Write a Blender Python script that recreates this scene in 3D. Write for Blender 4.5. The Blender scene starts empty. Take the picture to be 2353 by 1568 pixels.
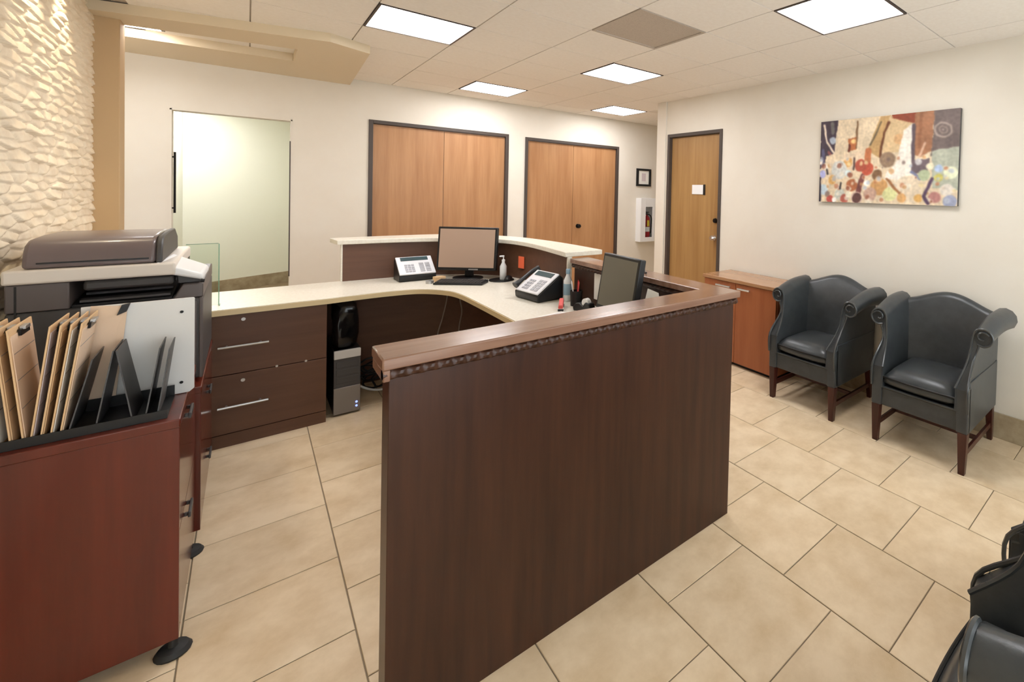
import bpy, bmesh, math, random
import numpy as np
from mathutils import Vector, Matrix, noise as mnoise
random.seed(7)
PI = math.pi
S = bpy.context.scene
COL = S.collection

# ------------------------------------------------------------------ camera
CAM = (0.0, 0.0, 1.47)
RIGHT = (0.7196242361, -0.6938397137, 0.0269705483)
UP = (-0.0055514790, 0.0330917672, 0.9994368995)
FWD = (0.6943415153, 0.7193687418, -0.0199618011)
cd = bpy.data.cameras.new('camera'); cam = bpy.data.objects.new('camera', cd); COL.objects.link(cam)
cd.sensor_fit = 'HORIZONTAL'; cd.sensor_width = 36.0
cd.lens = 1067.465 / 2353 * 36.0
cd.shift_x = (2353 / 2 - 1600.0) / 2353
cd.shift_y = (466.03 - 1568 / 2) / 2353
cd.clip_start = 0.02
cam.matrix_world = Matrix(((RIGHT[0], UP[0], -FWD[0], CAM[0]), (RIGHT[1], UP[1], -FWD[1], CAM[1]), (RIGHT[2], UP[2], -FWD[2], CAM[2]), (0, 0, 0, 1)))
S.camera = cam
# ------------------------------------------------------------------ world, exposure
w = bpy.data.worlds.new('world'); S.world = w; w.use_nodes = True
w.node_tree.nodes['Background'].inputs[0].default_value = (0.93, 0.97, 1.0, 1)
w.node_tree.nodes['Background'].inputs[1].default_value = 2.4
S.view_settings.view_transform = 'Standard'; S.view_settings.look = 'None'
S.view_settings.gamma = 1.0; S.view_settings.use_curve_mapping = False
S.view_settings.exposure = 0.90
PANEL_L = 12.0          # radiance of the fluorescent ceiling panels

# ------------------------------------------------------------------ materials
def lin(c):
    return tuple(((v / 255) / 12.92 if v / 255 <= 0.04045 else ((v / 255 + 0.055) / 1.055) ** 2.4) for v in c)
MATS = {}
def mat(name, c, rough=0.5, metal=0.0, spec=0.5, c2=None, scale=None, lo=0.35, hi=0.65, detail=4, bump=0.0, bscale=None, coat=0.0,
        rnd=0.0, emit=None, estr=0.0, trans=0.0, ior=1.45, coatr=0.08):
    m = bpy.data.materials.new(name); m.use_nodes = True; nt = m.node_tree; N = nt.nodes; L = nt.links
    b = N['Principled BSDF']
    c = lin(c)
    b.inputs['Base Color'].default_value = (*c, 1); b.inputs['Roughness'].default_value = rough
    b.inputs['Metallic'].default_value = metal; b.inputs['Specular IOR Level'].default_value = spec
    b.inputs['Coat Weight'].default_value = coat; b.inputs['Coat Roughness'].default_value = coatr
    b.inputs['Transmission Weight'].default_value = trans; b.inputs['IOR'].default_value = ior
    if emit:
        b.inputs['Emission Color'].default_value = (*lin(emit), 1); b.inputs['Emission Strength'].default_value = estr
    tc = mp = None
    if c2 is not None or bump:
        tc = N.new('ShaderNodeTexCoord')
    src = None
    if c2 is not None:
        mp = N.new('ShaderNodeMapping'); L.new(tc.outputs['Object'], mp.inputs['Vector'])
        mp.inputs['Scale'].default_value = scale if isinstance(scale, tuple) else (scale, scale, scale)
        if rnd:
            oi = N.new('ShaderNodeObjectInfo'); mu = N.new('ShaderNodeMath'); mu.operation = 'MULTIPLY'; mu.inputs[1].default_value = 37.0
            cb = N.new('ShaderNodeCombineXYZ'); L.new(oi.outputs['Random'], mu.inputs[0])
            for k in range(3): L.new(mu.outputs[0], cb.inputs[k])
            L.new(cb.outputs[0], mp.inputs['Location'])
        nz = N.new('ShaderNodeTexNoise'); nz.inputs['Detail'].default_value = detail; nz.inputs['Scale'].default_value = 1.0
        nz.inputs['Roughness'].default_value = 0.62
        L.new(mp.outputs[0], nz.inputs['Vector'])
        rp = N.new('ShaderNodeValToRGB'); L.new(nz.outputs['Fac'], rp.inputs['Fac'])
        rp.color_ramp.elements[0].position = lo; rp.color_ramp.elements[1].position = hi
        rp.color_ramp.elements[0].color = (*c, 1); rp.color_ramp.elements[1].color = (*lin(c2), 1)
        src = rp.outputs['Color']
        if rnd:
            hs = N.new('ShaderNodeHueSaturation'); L.new(src, hs.inputs['Color'])
            mr = N.new('ShaderNodeMapRange'); L.new(oi.outputs['Random'], mr.inputs['Value'])
            mr.inputs['To Min'].default_value = 1 - rnd; mr.inputs['To Max'].default_value = 1 + rnd
            L.new(mr.outputs[0], hs.inputs['Value']); src = hs.outputs['Color']
        L.new(src, b.inputs['Base Color'])
    if bump:
        n2 = N.new('ShaderNodeTexNoise'); n2.inputs['Scale'].default_value = bscale or 60; n2.inputs['Detail'].default_value = 3
        L.new(tc.outputs['Object'], n2.inputs['Vector'])
        bp = N.new('ShaderNodeBump'); bp.inputs['Strength'].default_value = bump; bp.inputs['Distance'].default_value = 0.002
        L.new(n2.outputs['Fac'], bp.inputs['Height']); L.new(bp.outputs['Normal'], b.inputs['Normal'])
    MATS[name] = m
    return m
mat('wall', (228, 221, 208), 0.7, c2=(225, 217, 203), scale=3.0, bump=0.05, bscale=200)
mat('wall_green', (239, 238, 221), 0.6)
mat('tan_wall', (196, 166, 126), 0.7)
mat('ceil_tile', (240, 234, 225), 0.85, c2=(236, 229, 219), scale=40.0, bump=0.1, bscale=300)
mat('ceil_grid', (190, 178, 162), 0.7)
mat('soffit', (218, 202, 174), 0.75)
mat('stone', (245, 231, 206), 0.8, c2=(234, 216, 188), scale=14.0)
mat('grout', (158, 141, 118), 0.9)
mat('tile', (232, 210, 178), 0.42, c2=(208, 182, 145), scale=(6.5, 6.5, 6.5), lo=0.36, hi=0.72, detail=9, rnd=0.03, spec=0.4, bump=0.06, bscale=40)
mat('hall_floor', (150, 130, 100), 0.6, c2=(128, 108, 82), scale=8.0)
mat('base_stone', (176, 160, 132), 0.6, c2=(150, 132, 104), scale=9.0)
mat('door_wood', (184, 138, 96), 0.42, c2=(160, 112, 72), scale=(16, 16, 1.0), lo=0.3, hi=0.75)
mat('door_wood_b', (176, 138, 88), 0.42, c2=(148, 108, 62), scale=(14, 14, 0.8), lo=0.3, hi=0.75)
mat('bronze', (74, 64, 58), 0.5)
mat('dark_metal', (30, 28, 28), 0.35, metal=0.6)
mat('espresso', (72, 43, 29), 0.34, c2=(48, 27, 19), scale=(22, 22, 1.4), lo=0.3, hi=0.75, spec=0.45)
mat('espresso_flat', (104, 72, 54), 0.42, c2=(90, 60, 45), scale=(1.6, 22, 22), lo=0.3, hi=0.75)
mat('espresso_top_sheen', (150, 116, 96), 0.2, c2=(128, 92, 74), scale=(1.5, 20, 20), coat=0.4, coatr=0.15)  # ledge brown lightened, the wall's reflection put into the base colour
mat('mahogany', (108, 42, 27), 0.3, c2=(78, 28, 18), scale=(14, 14, 0.9), lo=0.3, hi=0.75, coat=0.3, coatr=0.12)
mat('mahogany_front', (100, 40, 28), 0.16, c2=(84, 32, 22), scale=(14, 1.0, 14), spec=0.6)
mat('red_edge', (150, 46, 28), 0.3)
mat('oak_red', (166, 100, 62), 0.4, c2=(148, 84, 50), scale=(12, 12, 1.0), lo=0.3, hi=0.7)
mat('oak_top_sheen', (182, 140, 104), 0.25, c2=(166, 122, 86), scale=(12, 1.2, 12), coat=0.4)  # credenza top paler than its doors, reflected light put into the colour
mat('leg_wood', (72, 30, 22), 0.3, c2=(54, 22, 16), scale=(30, 30, 3))
mat('counter', (234, 228, 214), 0.3, c2=(226, 218, 202), scale=60.0, lo=0.42, hi=0.6, detail=6)
mat('counter_edge', (226, 204, 160), 0.4)
mat('leather', (62, 66, 68), 0.33, c2=(54, 57, 60), scale=14.0, bump=0.12, bscale=220, spec=0.55)
mat('piping', (60, 63, 64), 0.25, spec=0.7)
mat('black', (24, 24, 25), 0.4)
mat('black_gloss', (16, 16, 17), 0.15, bump=0.3, bscale=30)
mat('rubber', (40, 40, 40), 0.6)
mat('gray_plastic', (96, 88, 86), 0.42)
mat('gray_dark', (70, 68, 68), 0.45)
mat('gray_lid', (112, 98, 96), 0.3, coat=0.2)
mat('cream_plastic', (226, 216, 204), 0.45)
mat('white_plastic', (236, 236, 236), 0.4)
mat('paper', (240, 238, 232), 0.8)
mat('manila', (226, 190, 146), 0.7)
mat('form_tan', (232, 204, 176), 0.75)
mat('form_lilac', (206, 194, 196), 0.75)
mat('board_white', (224, 222, 218), 0.35)
mat('silver', (196, 196, 196), 0.3, metal=0.85)
mat('chrome', (220, 220, 220), 0.18, metal=1.0)
mat('screen_warm', (176, 150, 132), 0.35)
mat('screen_gray', (112, 108, 96), 0.35)
mat('lcd', (60, 82, 88), 0.25)
mat('phone_face', (232, 232, 236), 0.4)
mat('key_gray', (176, 176, 182), 0.5)
mat('orange_note', (240, 112, 74), 0.6)
mat('pink', (220, 90, 84), 0.5)
mat('red', (172, 30, 40), 0.35)
mat('yellow', (226, 200, 60), 0.5)
mat('blue_label', (150, 180, 200), 0.5)
mat('bottle_white', (226, 228, 230), 0.35)
mat('cable_gray', (150, 140, 132), 0.5)
mat('strip_gray', (206, 202, 196), 0.45)
mat('case_silver', (136, 130, 126), 0.4, metal=0.3)
mat('blue_led', (120, 140, 255), 0.4, emit=(120, 140, 255), estr=1.5)
mat('panel_light', (255, 255, 255), 0.5, emit=(252, 252, 255), estr=PANEL_L)
mat('spot_light', (255, 255, 255), 0.5, emit=(255, 214, 150), estr=25.0)
mat('vent', (190, 178, 164), 0.6, c2=(178, 166, 152), scale=120.0)
mat('glass_edge', (150, 200, 172), 0.15, trans=0.6)
mat('glass', (238, 246, 240), 0.02, trans=1.0, ior=1.12)
mat('pane', (245, 248, 248), 0.02, trans=1.0, ior=1.1)

# ------------------------------------------------------------------ mesh helpers
class MB:
    def __init__(s): s.v = []; s.f = []
    def add(s, v, f):
        o = len(s.v); s.v += [tuple(p) for p in v]; s.f += [tuple(i + o for i in q) for q in f]; return s
    def box(s, x0, x1, y0, y1, z0, z1):
        return s.add([(x0, y0, z0), (x1, y0, z0), (x1, y1, z0), (x0, y1, z0), (x0, y0, z1), (x1, y0, z1), (x1, y1, z1), (x0, y1, z1)],
                     [(0, 3, 2, 1), (4, 5, 6, 7), (0, 1, 5, 4), (1, 2, 6, 5), (2, 3, 7, 6), (3, 0, 4, 7)])
    def hexa(s, p):   # 8 points, bottom ring then top ring
        return s.add(p, [(0, 3, 2, 1), (4, 5, 6, 7), (0, 1, 5, 4), (1, 2, 6, 5), (2, 3, 7, 6), (3, 0, 4, 7)])
    def prism(s, poly, z0, z1):
        n = len(poly)
        v = [(x, y, z0) for x, y in poly] + [(x, y, z1) for x, y in poly]
        f = [tuple(range(n - 1, -1, -1)), tuple(range(n, 2 * n))] + [(i, (i + 1) % n, n + (i + 1) % n, n + i) for i in range(n)]
        return s.add(v, f)
    def extrude(s, prof, axis, a0, a1):   # profile in the plane normal to axis
        n = len(prof)
        def P(p, a): return (a, p[0], p[1]) if axis == 'x' else (p[0], a, p[1]) if axis == 'y' else (p[0], p[1], a)
        v = [P(p, a0) for p in prof] + [P(p, a1) for p in prof]
        f = [tuple(range(n - 1, -1, -1)), tuple(range(n, 2 * n))] + [(i, (i + 1) % n, n + (i + 1) % n, n + i) for i in range(n)]
        return s.add(v, f)
    def cyl(s, a, b, r0, r1=None, n=14):
        r1 = r0 if r1 is None else r1
        a = Vector(a); b = Vector(b); d = (b - a).normalized(); u = d.orthogonal().normalized(); t = d.cross(u)
        v = []
        for c, r in ((a, r0), (b, r1)):
            for i in range(n):
                q = 2 * PI * i / n; v.append(c + (u * math.cos(q) + t * math.sin(q)) * r)
        return s.add(v, [tuple(range(n - 1, -1, -1)), tuple(range(n, 2 * n))] + [(i, (i + 1) % n, n + (i + 1) % n, n + i) for i in range(n)])
    def tube(s, pts, r, n=8, closed=False):
        pts = [Vector(p) for p in pts]; m = len(pts); v = []; ref = None
        rr = r if isinstance(r, (list, tuple)) else [r] * m
        for i, p in enumerate(pts):
            a = pts[i - 1] if (i > 0 or closed) else p; b = pts[(i + 1) % m] if (i < m - 1 or closed) else p
            d = (b - a).normalized()
            u = d.orthogonal().normalized() if ref is None else (ref - d * ref.dot(d)).normalized()
            ref = u; t = d.cross(u)
            for k in range(n):
                q = 2 * PI * k / n; v.append(p + (u * math.cos(q) + t * math.sin(q)) * rr[i])
        f = []
        for i in range(m if closed else m - 1):
            j = (i + 1) % m
            for k in range(n):
                f.append((i * n + k, i * n + (k + 1) % n, j * n + (k + 1) % n, j * n + k))
        if not closed: f += [tuple(range(n - 1, -1, -1)), tuple((m - 1) * n + k for k in range(n))]
        return s.add(v, f)
    def lathe(s, prof, c=(0, 0, 0), n=20):   # prof: (r,z)
        v = []
        for r, z in prof:
            for k in range(n):
                q = 2 * PI * k / n; v.append((c[0] + r * math.cos(q), c[1] + r * math.sin(q), c[2] + z))
        f = []
        for i in range(len(prof) - 1):
            for k in range(n): f.append((i * n + k, i * n + (k + 1) % n, (i + 1) * n + (k + 1) % n, (i + 1) * n + k))
        f += [tuple(range(n - 1, -1, -1)), tuple((len(prof) - 1) * n + k for k in range(n))]
        return s.add(v, f)
    def loft(s, rings, cap=True):   # closed rings with equal counts
        n = len(rings[0]); v = [p for r in rings for p in r]; f = []
        for i in range(len(rings) - 1):
            for k in range(n): f.append((i * n + k, i * n + (k + 1) % n, (i + 1) * n + (k + 1) % n, (i + 1) * n + k))
        if cap: f += [tuple(range(n - 1, -1, -1)), tuple((len(rings) - 1) * n + k for k in range(n))]
        return s.add(v, f)
    def xf(s, M): s.v = [tuple(M @ Vector(p)) for p in s.v]; return s

def build(mb, name, m, parent=None, bevel=0.0, seg=2, smooth=False, off=None, loc=None, angle=35):
    me = bpy.data.meshes.new(name)
    v = mb.v
    if off is None and parent is not None and '_w' in parent: off = tuple(parent['_w'])
    if off is not None: v = [(p[0] - off[0], p[1] - off[1], p[2] - off[2]) for p in v]
    me.from_pydata(v, [], mb.f)
    bm = bmesh.new(); bm.from_mesh(me); bmesh.ops.recalc_face_normals(bm, faces=bm.faces); bm.to_mesh(me); bm.free()
    me.materials.append(MATS[m] if isinstance(m, str) else m)
    o = bpy.data.objects.new(name, me); COL.objects.link(o)
    if parent is not None:
        o.parent = parent
        if off is not None: o['_w'] = off
    if loc: o.location = loc
    if bevel:
        b = o.modifiers.new('bevel', 'BEVEL'); b.width = bevel; b.segments = seg; b.limit_method = 'ANGLE'; b.angle_limit = math.radians(40)
        smooth = True
    if smooth:
        me.polygons.foreach_set('use_smooth', [True] * len(me.polygons))
        me.set_sharp_from_angle(angle=math.radians(angle if not bevel else 60))
    return o
def tag(o, label=None, cat=None, group=None, kind=None):
    if label: o['label'] = label
    if cat: o['category'] = cat
    if group: o['group'] = group
    if kind: o['kind'] = kind
    return o
def thing(name, label, cat, loc=(0, 0, 0), rotz=0, group=None, world=True):
    o = bpy.data.objects.new(name, None); COL.objects.link(o); o.empty_display_size = 0.1
    o.location = loc; o.rotation_euler = (0, 0, rotz); tag(o, label, cat, group)
    if world: o['_w'] = tuple(loc)
    return o
def struct(name, mb, m, label=None, parent=None, **k):
    o = build(mb, name, m, parent, **k)
    if parent is None: o['kind'] = 'structure'
    if label: o['label'] = label
    return o
def dup(root, loc, rotz, label, group=None):
    r = root.copy(); COL.objects.link(r); r.location = loc; r.rotation_euler = (0, 0, rotz); r['label'] = label
    if group: r['group'] = group
    for ch in list(root.children):
        c = ch.copy(); COL.objects.link(c); c.parent = r
        for g in ch.children:
            d = g.copy(); COL.objects.link(d); d.parent = c
    return r
def smooth_path(p, n=8, closed=False):
    P = [np.array(q, float) for q in p]; out = []
    m = len(P)
    for i in range(m if closed else m - 1):
        if closed: a, b, c, d = P[i - 1], P[i], P[(i + 1) % m], P[(i + 2) % m]
        else: a, b, c, d = P[max(i - 1, 0)], P[i], P[i + 1], P[min(i + 2, m - 1)]
        for k in range(n):
            t = k / n
            out.append(tuple(0.5 * ((2 * b) + (-a + c) * t + (2 * a - 5 * b + 4 * c - d) * t * t + (-a + 3 * b - 3 * c + d) * t ** 3)))
    if not closed: out.append(tuple(P[-1]))
    return out
def wall_with_holes(mb, axis, p0, p1, a0, a1, z0, z1, holes):
    """slab between planes p0..p1 normal to axis, from a0..a1 along the other axis, holes (a,b,zlo,zhi)"""
    def bx(a, b, c, d):
        if b - a < 1e-5 or d - c < 1e-5: return
        mb.box(p0, p1, a, b, c, d) if axis == 'x' else mb.box(a, b, p0, p1, c, d)
    cur = a0
    for h in sorted(holes):
        bx(cur, h[0], z0, z1); bx(h[0], h[1], z0, h[2]); bx(h[0], h[1], h[3], z1); cur = h[1]
    bx(cur, a1, z0, z1)
    return mb

# ------------------------------------------------------------------ room shell
ZC = 2.484; XR = 3.373; YB = 5.572; XL = -0.66; YF = -0.85; XE = 5.3
fl = struct('floor', MB().box(-1.1, XE + .1, YF - .1, YB + .15, -0.10, -0.004), 'grout', 'beige stone tile floor laid in a half offset pattern')
TP = 0.4126; tx0 = 1.502; ty0 = 0.602; gp = 0.0018
def tile_mesh(wx, wy):
    me = bpy.data.meshes.new('tile'); mb = MB().box(0, wx, 0, wy, -0.012, 0)
    mb.v[4:] = [(x + (0.0015 if x < wx / 2 else -0.0015), y + (0.0015 if y < wy / 2 else -0.0015), z) for x, y, z in mb.v[4:]]
    mb.v[:4] = [(x, y, -0.002) for x, y, z in mb.v[:4]]
    mb.v[4:] = [(x, y, 0.0) for x, y, z in mb.v[4:]]
    me.from_pydata(mb.v, [], mb.f); me.materials.append(MATS['tile']); return me
TM = tile_mesh(TP - 2 * gp, TP - 2 * gp)
for k in range(-5, 10):
    x = tx0 + k * TP
    y = ty0 + (0 if k % 2 == 0 else TP / 2) - 4 * TP
    while y < YB:
        if x > -0.95 and x + TP < XE and y + TP > YF and y + TP < YB + .3 and not (x > XR + .1 and y + TP < 4.2):
            o = bpy.data.objects.new('tile', TM); COL.objects.link(o); o.parent = fl; o.location = (x + gp, y + gp, 0)
        y += TP
struct('floor_hall', MB().box(-1.2, 1.6, YB + .15, 10.2, -0.1, -0.001), 'hall_floor', 'brown floor of the hall beyond the opening')

# right wall with door opening
struct('wall_right', wall_with_holes(MB(), 'x', XR, XR + .12, YF, 4.15, 0, ZC + .04, [(3.143, 3.972, 0, 2.116)]), 'wall', 'cream painted wall behind the armchairs')
struct('trim_1', MB().box(XR - .018, XR, 4.0, 4.15, 0, ZC), 'wall', 'shallow painted pilaster at the end of the right wall', bevel=.003)
struct('wall_back', wall_with_holes(MB(), 'y', YB, YB + .12, -1.1, XE, 0, ZC + .04, [(-.451, .284, 0, 2.035), (.854, 2.236, 0, 2.115), (2.438, 3.81, 0, 2.105)]), 'wall', 'cream painted back wall with two double doors')
struct('wall_front', wall_with_holes(MB(), 'y', YF - .12, YF, -1.1, XR + .12, 0, ZC + .04, [(-.55, 3.25, .25, 2.3)]), 'wall', 'unseen front wall with an opening added for daylight')
wf = MB().box(-.55, 3.25, YF - .08, YF - .02, .25, .30).box(-.55, 3.25, YF - .08, YF - .02, 2.25, 2.3)  # window added behind the camera so daylight brightens ceiling and walls
for xm in (-.55, .38, 1.32, 2.26, 3.2): wf.box(xm, xm + .05, YF - .08, YF - .02, .30, 2.25)
wfo = struct('window_added', wf, 'bronze', 'window in dark frames, added behind the viewer to let in daylight')
for xm in (-.5, .43, 1.37, 2.31): build(MB().box(xm, xm + .89, YF - .053, YF - .047, .30, 2.25), 'pane', 'pane', wfo)
struct('wall_corridor_end', MB().box(XE, XE + .1, 4.0, YB + .1, 0, ZC + .04), 'wall')
struct('wall_corridor_side', MB().box(XR + .12, XE, 4.05, 4.15, 0, ZC + .04), 'wall')
# hall beyond the opening
struct('wall_hall_left', MB().box(-.70, -.58, YB + .12, 8.9, 0, ZC), 'wall_green', 'pale side wall of the hall')
M_h = MB(); hx0, hy0, hx1, hy1 = -.75, 8.4, 1.5, 9.79
M_h.hexa([(hx0, hy0, 0), (hx1, hy1, 0), (hx1, hy1 + .1, 0), (hx0, hy0 + .1, 0), (hx0, hy0, ZC), (hx1, hy1, ZC), (hx1, hy1 + .1, ZC), (hx0, hy0 + .1, ZC)])
struct('wall_hall_back', M_h, 'wall_green', 'pale green wall at the end of the hall')
struct('wall_hall_right', MB().box(1.4, 1.5, YB + .12, 9.9, 0, ZC), 'wall_green')
struct('ceiling_hall', MB().box(-1.2, 1.6, YB + .12, 10.2, ZC, ZC + .05), 'ceil_tile')
M_b = MB(); dx, dy = hx1 - hx0, hy1 - hy0; L_ = math.hypot(dx, dy); nx, ny = dy / L_ * -.015 * -1, -dx / L_ * .015
M_b.hexa([(hx0 + nx, hy0 + ny, 0), (hx1 + nx, hy1 + ny, 0), (hx1, hy1, 0), (hx0, hy0, 0), (hx0 + nx, hy0 + ny, .157), (hx1 + nx, hy1 + ny, .157), (hx1, hy1, .157), (hx0, hy0, .157)])
struct('baseboard_hall', M_b, 'base_stone', 'brown stone baseboard in the hall')
# opening lining
mo = MB().box(-.451, -.44, YB - .004, YB + .124, 0, 2.035).box(.273, .284, YB - .004, YB + .124, 0, 2.035).box(-.451, .284, YB - .004, YB + .124, 2.024, 2.035)
struct('trim_2', mo, 'wall', 'painted lining of the hall opening')
struct('trim_3', MB().box(.266, .274, YB - .006, YB + .01, .62, 1.842), 'bronze', 'thin dark strip on the right jamb of the hall opening')  # narrow dark strip along the jamb edge
# left: stone feature wall, pilaster, recess wall
struct('wall_left', MB().box(XL - .14, XL - .03, YF, 4.62, 0, ZC + .04), 'tan_wall', 'wall carrying the split stone cladding')
struct('trim_4', MB().box(XL - .03, -.562, 4.466, 4.62, 0, ZC), 'tan_wall', 'tan painted pilaster at the end of the stone wall', bevel=.004)
struct('wall_recess', MB().box(-1.1, -1.0, 4.55, YB + .12, 0, ZC + .04), 'wall')
struct('baseboard_right', MB().box(XR - .014, XR, YF, 3.14, 0, .155).box(XR - .014, XR, 3.974, 3.998, 0, .155), 'base_stone', 'travertine baseboard along the right wall', bevel=.002)
struct('baseboard_back', MB().box(.29, .85, YB - .014, YB, 0, .155).box(2.24, 2.434, YB - .014, YB, 0, .155).box(3.815, XE, YB - .014, YB, 0, .155), 'base_stone', 'travertine baseboard along the back wall', bevel=.002)

# stone cladding: relief mesh of short overlapping split stones
def stone_relief():
    y0, y1, z0, z1 = 1.6, 4.466, 0.0, ZC
    cy_, cz_ = 0.19, 0.040
    sy, sz = 0.014, 0.005
    ny_, nz_ = int((y1 - y0) / sy), int((z1 - z0) / sz)
    rng = np.random.default_rng(3)
    gy, gz = int((y1 - y0) / cy_) + 4, int((z1 - z0) / cz_) + 4
    px = rng.random((gz, gy)) * .8 + .1; pz = rng.random((gz, gy)) * .7 + .15; ph = rng.random((gz, gy))
    Y, Z = np.meshgrid(np.linspace(y0, y1, ny_), np.linspace(z0, z1, nz_))
    U = (Y - y0) / cy_ + 1 + 0.25 * np.sin(Z * 9) ; V = (Z - z0) / cz_ + 1
    best = np.full(U.shape, 9.0); second = np.full(U.shape, 9.0); hb = np.zeros(U.shape); dv = np.zeros(U.shape)
    iu, iv = np.floor(U).astype(int), np.floor(V).astype(int)
    for a in (-1, 0, 1):
        for b in (-1, 0, 1):
            cu, cv = np.clip(iu + a, 0, gy - 1), np.clip(iv + b, 0, gz - 1)
            ddu = U - (iu + a + px[cv, cu] + 0.5 * ((iv + b) % 2)); ddv = V - (iv + b + pz[cv, cu])
            d = np.sqrt(ddu ** 2 + ddv ** 2)
            m = d < best
            second = np.where(m, best, np.minimum(second, d)); hb = np.where(m, ph[cv, cu], hb); dv = np.where(m, ddv, dv); best = np.where(m, d, best)
    edge = np.clip((second - best) / 0.22, 0, 1); edge = edge * edge * (3 - 2 * edge)
    h = 0.002 + edge * (0.008 + 0.008 * hb ** 2) + edge * (.002 + .009 * hb) * np.clip(-dv * 1.3, -1, 1)
    X = XL - 0.012 + h
    v = np.stack([X, Y, Z], -1).reshape(-1, 3)
    idx = np.arange(ny_ * nz_).reshape(nz_, ny_)
    f = np.stack([idx[:-1, :-1], idx[:-1, 1:], idx[1:, 1:], idx[1:, :-1]], -1).reshape(-1, 4)
    me = bpy.data.meshes.new('stone_cladding'); me.from_pydata(v.tolist(), [], f.tolist()); me.materials.append(MATS['stone'])
    me.polygons.foreach_set('use_smooth', [True] * len(me.polygons))
    o = bpy.data.objects.new('stone_cladding', me); COL.objects.link(o); return o
tag(stone_relief(), 'cream split stone cladding on the left wall beside the printer', 'stone cladding', kind='stuff')
# closes the gap behind the relief
struct('trim_5', MB().box(XL - .03, XL - .01, YF, 4.466, 0, ZC), 'stone', 'backing of the stone cladding')

# ------------------------------------------------------------------ ceiling
GX0, GY0, GP = 0.52, 1.06, 0.5165
ce = struct('ceiling', MB().box(-1.1, XE + .1, YF - .1, YB + .1, ZC + .008, ZC + .06), 'ceil_grid', 'suspended ceiling of square off white panels in a thin grid')
lights = {(0, 4), (3, 4), (3, 0), (2, 7), (5, 7)}
vents = {(2, 2)}
cm = bpy.data.meshes.new('ceiling_panel'); g_ = .0035
mb = MB().box(0, GP - 2 * g_, 0, GP - 2 * g_, 0, .009); cm.from_pydata(mb.v, [], mb.f); cm.materials.append(MATS['ceil_tile'])
for i in range(-3, 10):
    for j in range(-4, 9):
        if (i, j) in lights or (i, j) in vents: continue
        x, y = GX0 + i * GP, GY0 + j * GP
        if x + GP < XL or y + GP < YF: continue
        if y + GP > YB + .01: continue
        if x > XR and y + GP < 4.2: continue
        if x < XL - .2: continue
        o = bpy.data.objects.new('ceiling_panel', cm); COL.objects.link(o); o.parent = ce; o.location = (x + g_, y + g_, ZC)
# narrow cut panels against the back wall
yl = GY0 + 8 * GP
for i in range(-3, 10):
    x = GX0 + i * GP
    if yl < YB - .02: build(MB().box(x + g_, x + GP - g_, yl + g_, YB - .002, ZC, ZC + .009), 'ceiling_panel', 'ceil_tile', ce)
def troffer(i, j, label):
    x, y = GX0 + i * GP, GY0 + j * GP
    t = thing('ceiling_light', label, 'light', (x + GP / 2, y + GP / 2, ZC), group='square fluorescent ceiling lights')
    e = .012
    fr = MB().box(x + .002, x + GP - .002, y + .002, y + .002 + e, ZC - .004, ZC + .007).box(x + .002, x + GP - .002, y + GP - .002 - e, y + GP - .002, ZC - .004, ZC + .007)
    fr.box(x + .002, x + .002 + e, y + .002 + e, y + GP - .002 - e, ZC - .004, ZC + .007).box(x + GP - .002 - e, x + GP - .002, y + .002 + e, y + GP - .002 - e, ZC - .004, ZC + .007)
    build(fr, 'frame', 'bronze', t)
    build(MB().box(x + .014, x + GP - .014, y + .014, y + GP - .014, ZC, ZC + .007), 'diffuser', 'panel_light', t)
    return t
troffer(0, 4, 'lit ceiling panel nearest the dropped soffit on the left')
troffer(3, 4, 'lit ceiling panel in the middle of the room, past the grey vent')
troffer(3, 0, 'large lit ceiling panel nearest the viewer at upper right')
troffer(2, 7, 'lit ceiling panel in front of the wide double doors')
troffer(5, 7, 'small lit ceiling panel over the corridor corner')
x, y = GX0 + 2 * GP, GY0 + 2 * GP
t = thing('ceiling_vent', 'square grey return air grille set in the ceiling', 'vent', (x + GP / 2, y + GP / 2, ZC))
build(MB().box(x + .004, x + GP - .004, y + .004, y + .022, ZC - .003, ZC + .007).box(x + .004, x + GP - .004, y + GP - .022, y + GP - .004, ZC - .003, ZC + .007)
      .box(x + .004, x + .022, y + .022, y + GP - .022, ZC - .003, ZC + .007).box(x + GP - .022, x + GP - .004, y + .022, y + GP - .022, ZC - .003, ZC + .007), 'frame', 'vent', t)
build(MB().box(x + .022, x + GP - .022, y + .022, y + GP - .022, ZC + .003, ZC + .007), 'core', 'vent', t)
# soffit: dropped ceiling at the left, with a light recess
ZS = 2.425
sf = MB()
def seg(poly): sf.prism(poly, ZS, ZC)
seg([(-1.0, 4.44), (.25, 4.05), (.25, 4.42), (-1.0, 4.70)])
seg([(.25, 4.05), (.392, 4.0), (.635, 4.13), (.70, YB), (.25, YB)])
seg([(-1.0, 5.0), (.25, 4.86), (.25, YB), (-1.0, YB)])
struct('ceiling_soffit', sf, 'soffit', 'dropped soffit over the left end of the desk with a lit recess')
t = thing('ceiling_light', 'narrow lit strip panel in the recess of the dropped soffit', 'light', (-.62, 4.78, ZC))
build(MB().hexa([(-.78, 4.70, ZC - .006), (-.45, 4.63, ZC - .006), (-.43, 4.85, ZC - .006), (-.78, 4.93, ZC - .006), (-.78, 4.70, ZC - .001), (-.45, 4.63, ZC - .001), (-.43, 4.85, ZC - .001), (-.78, 4.93, ZC - .001)]), 'diffuser', 'panel_light', t)
build(MB().hexa([(-.45, 4.63, ZC - .008), (-.435, 4.627, ZC - .008), (-.415, 4.847, ZC - .008), (-.43, 4.85, ZC - .008), (-.45, 4.63, ZC), (-.435, 4.627, ZC), (-.415, 4.847, ZC), (-.43, 4.85, ZC)]), 'frame', 'black', t)
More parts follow.
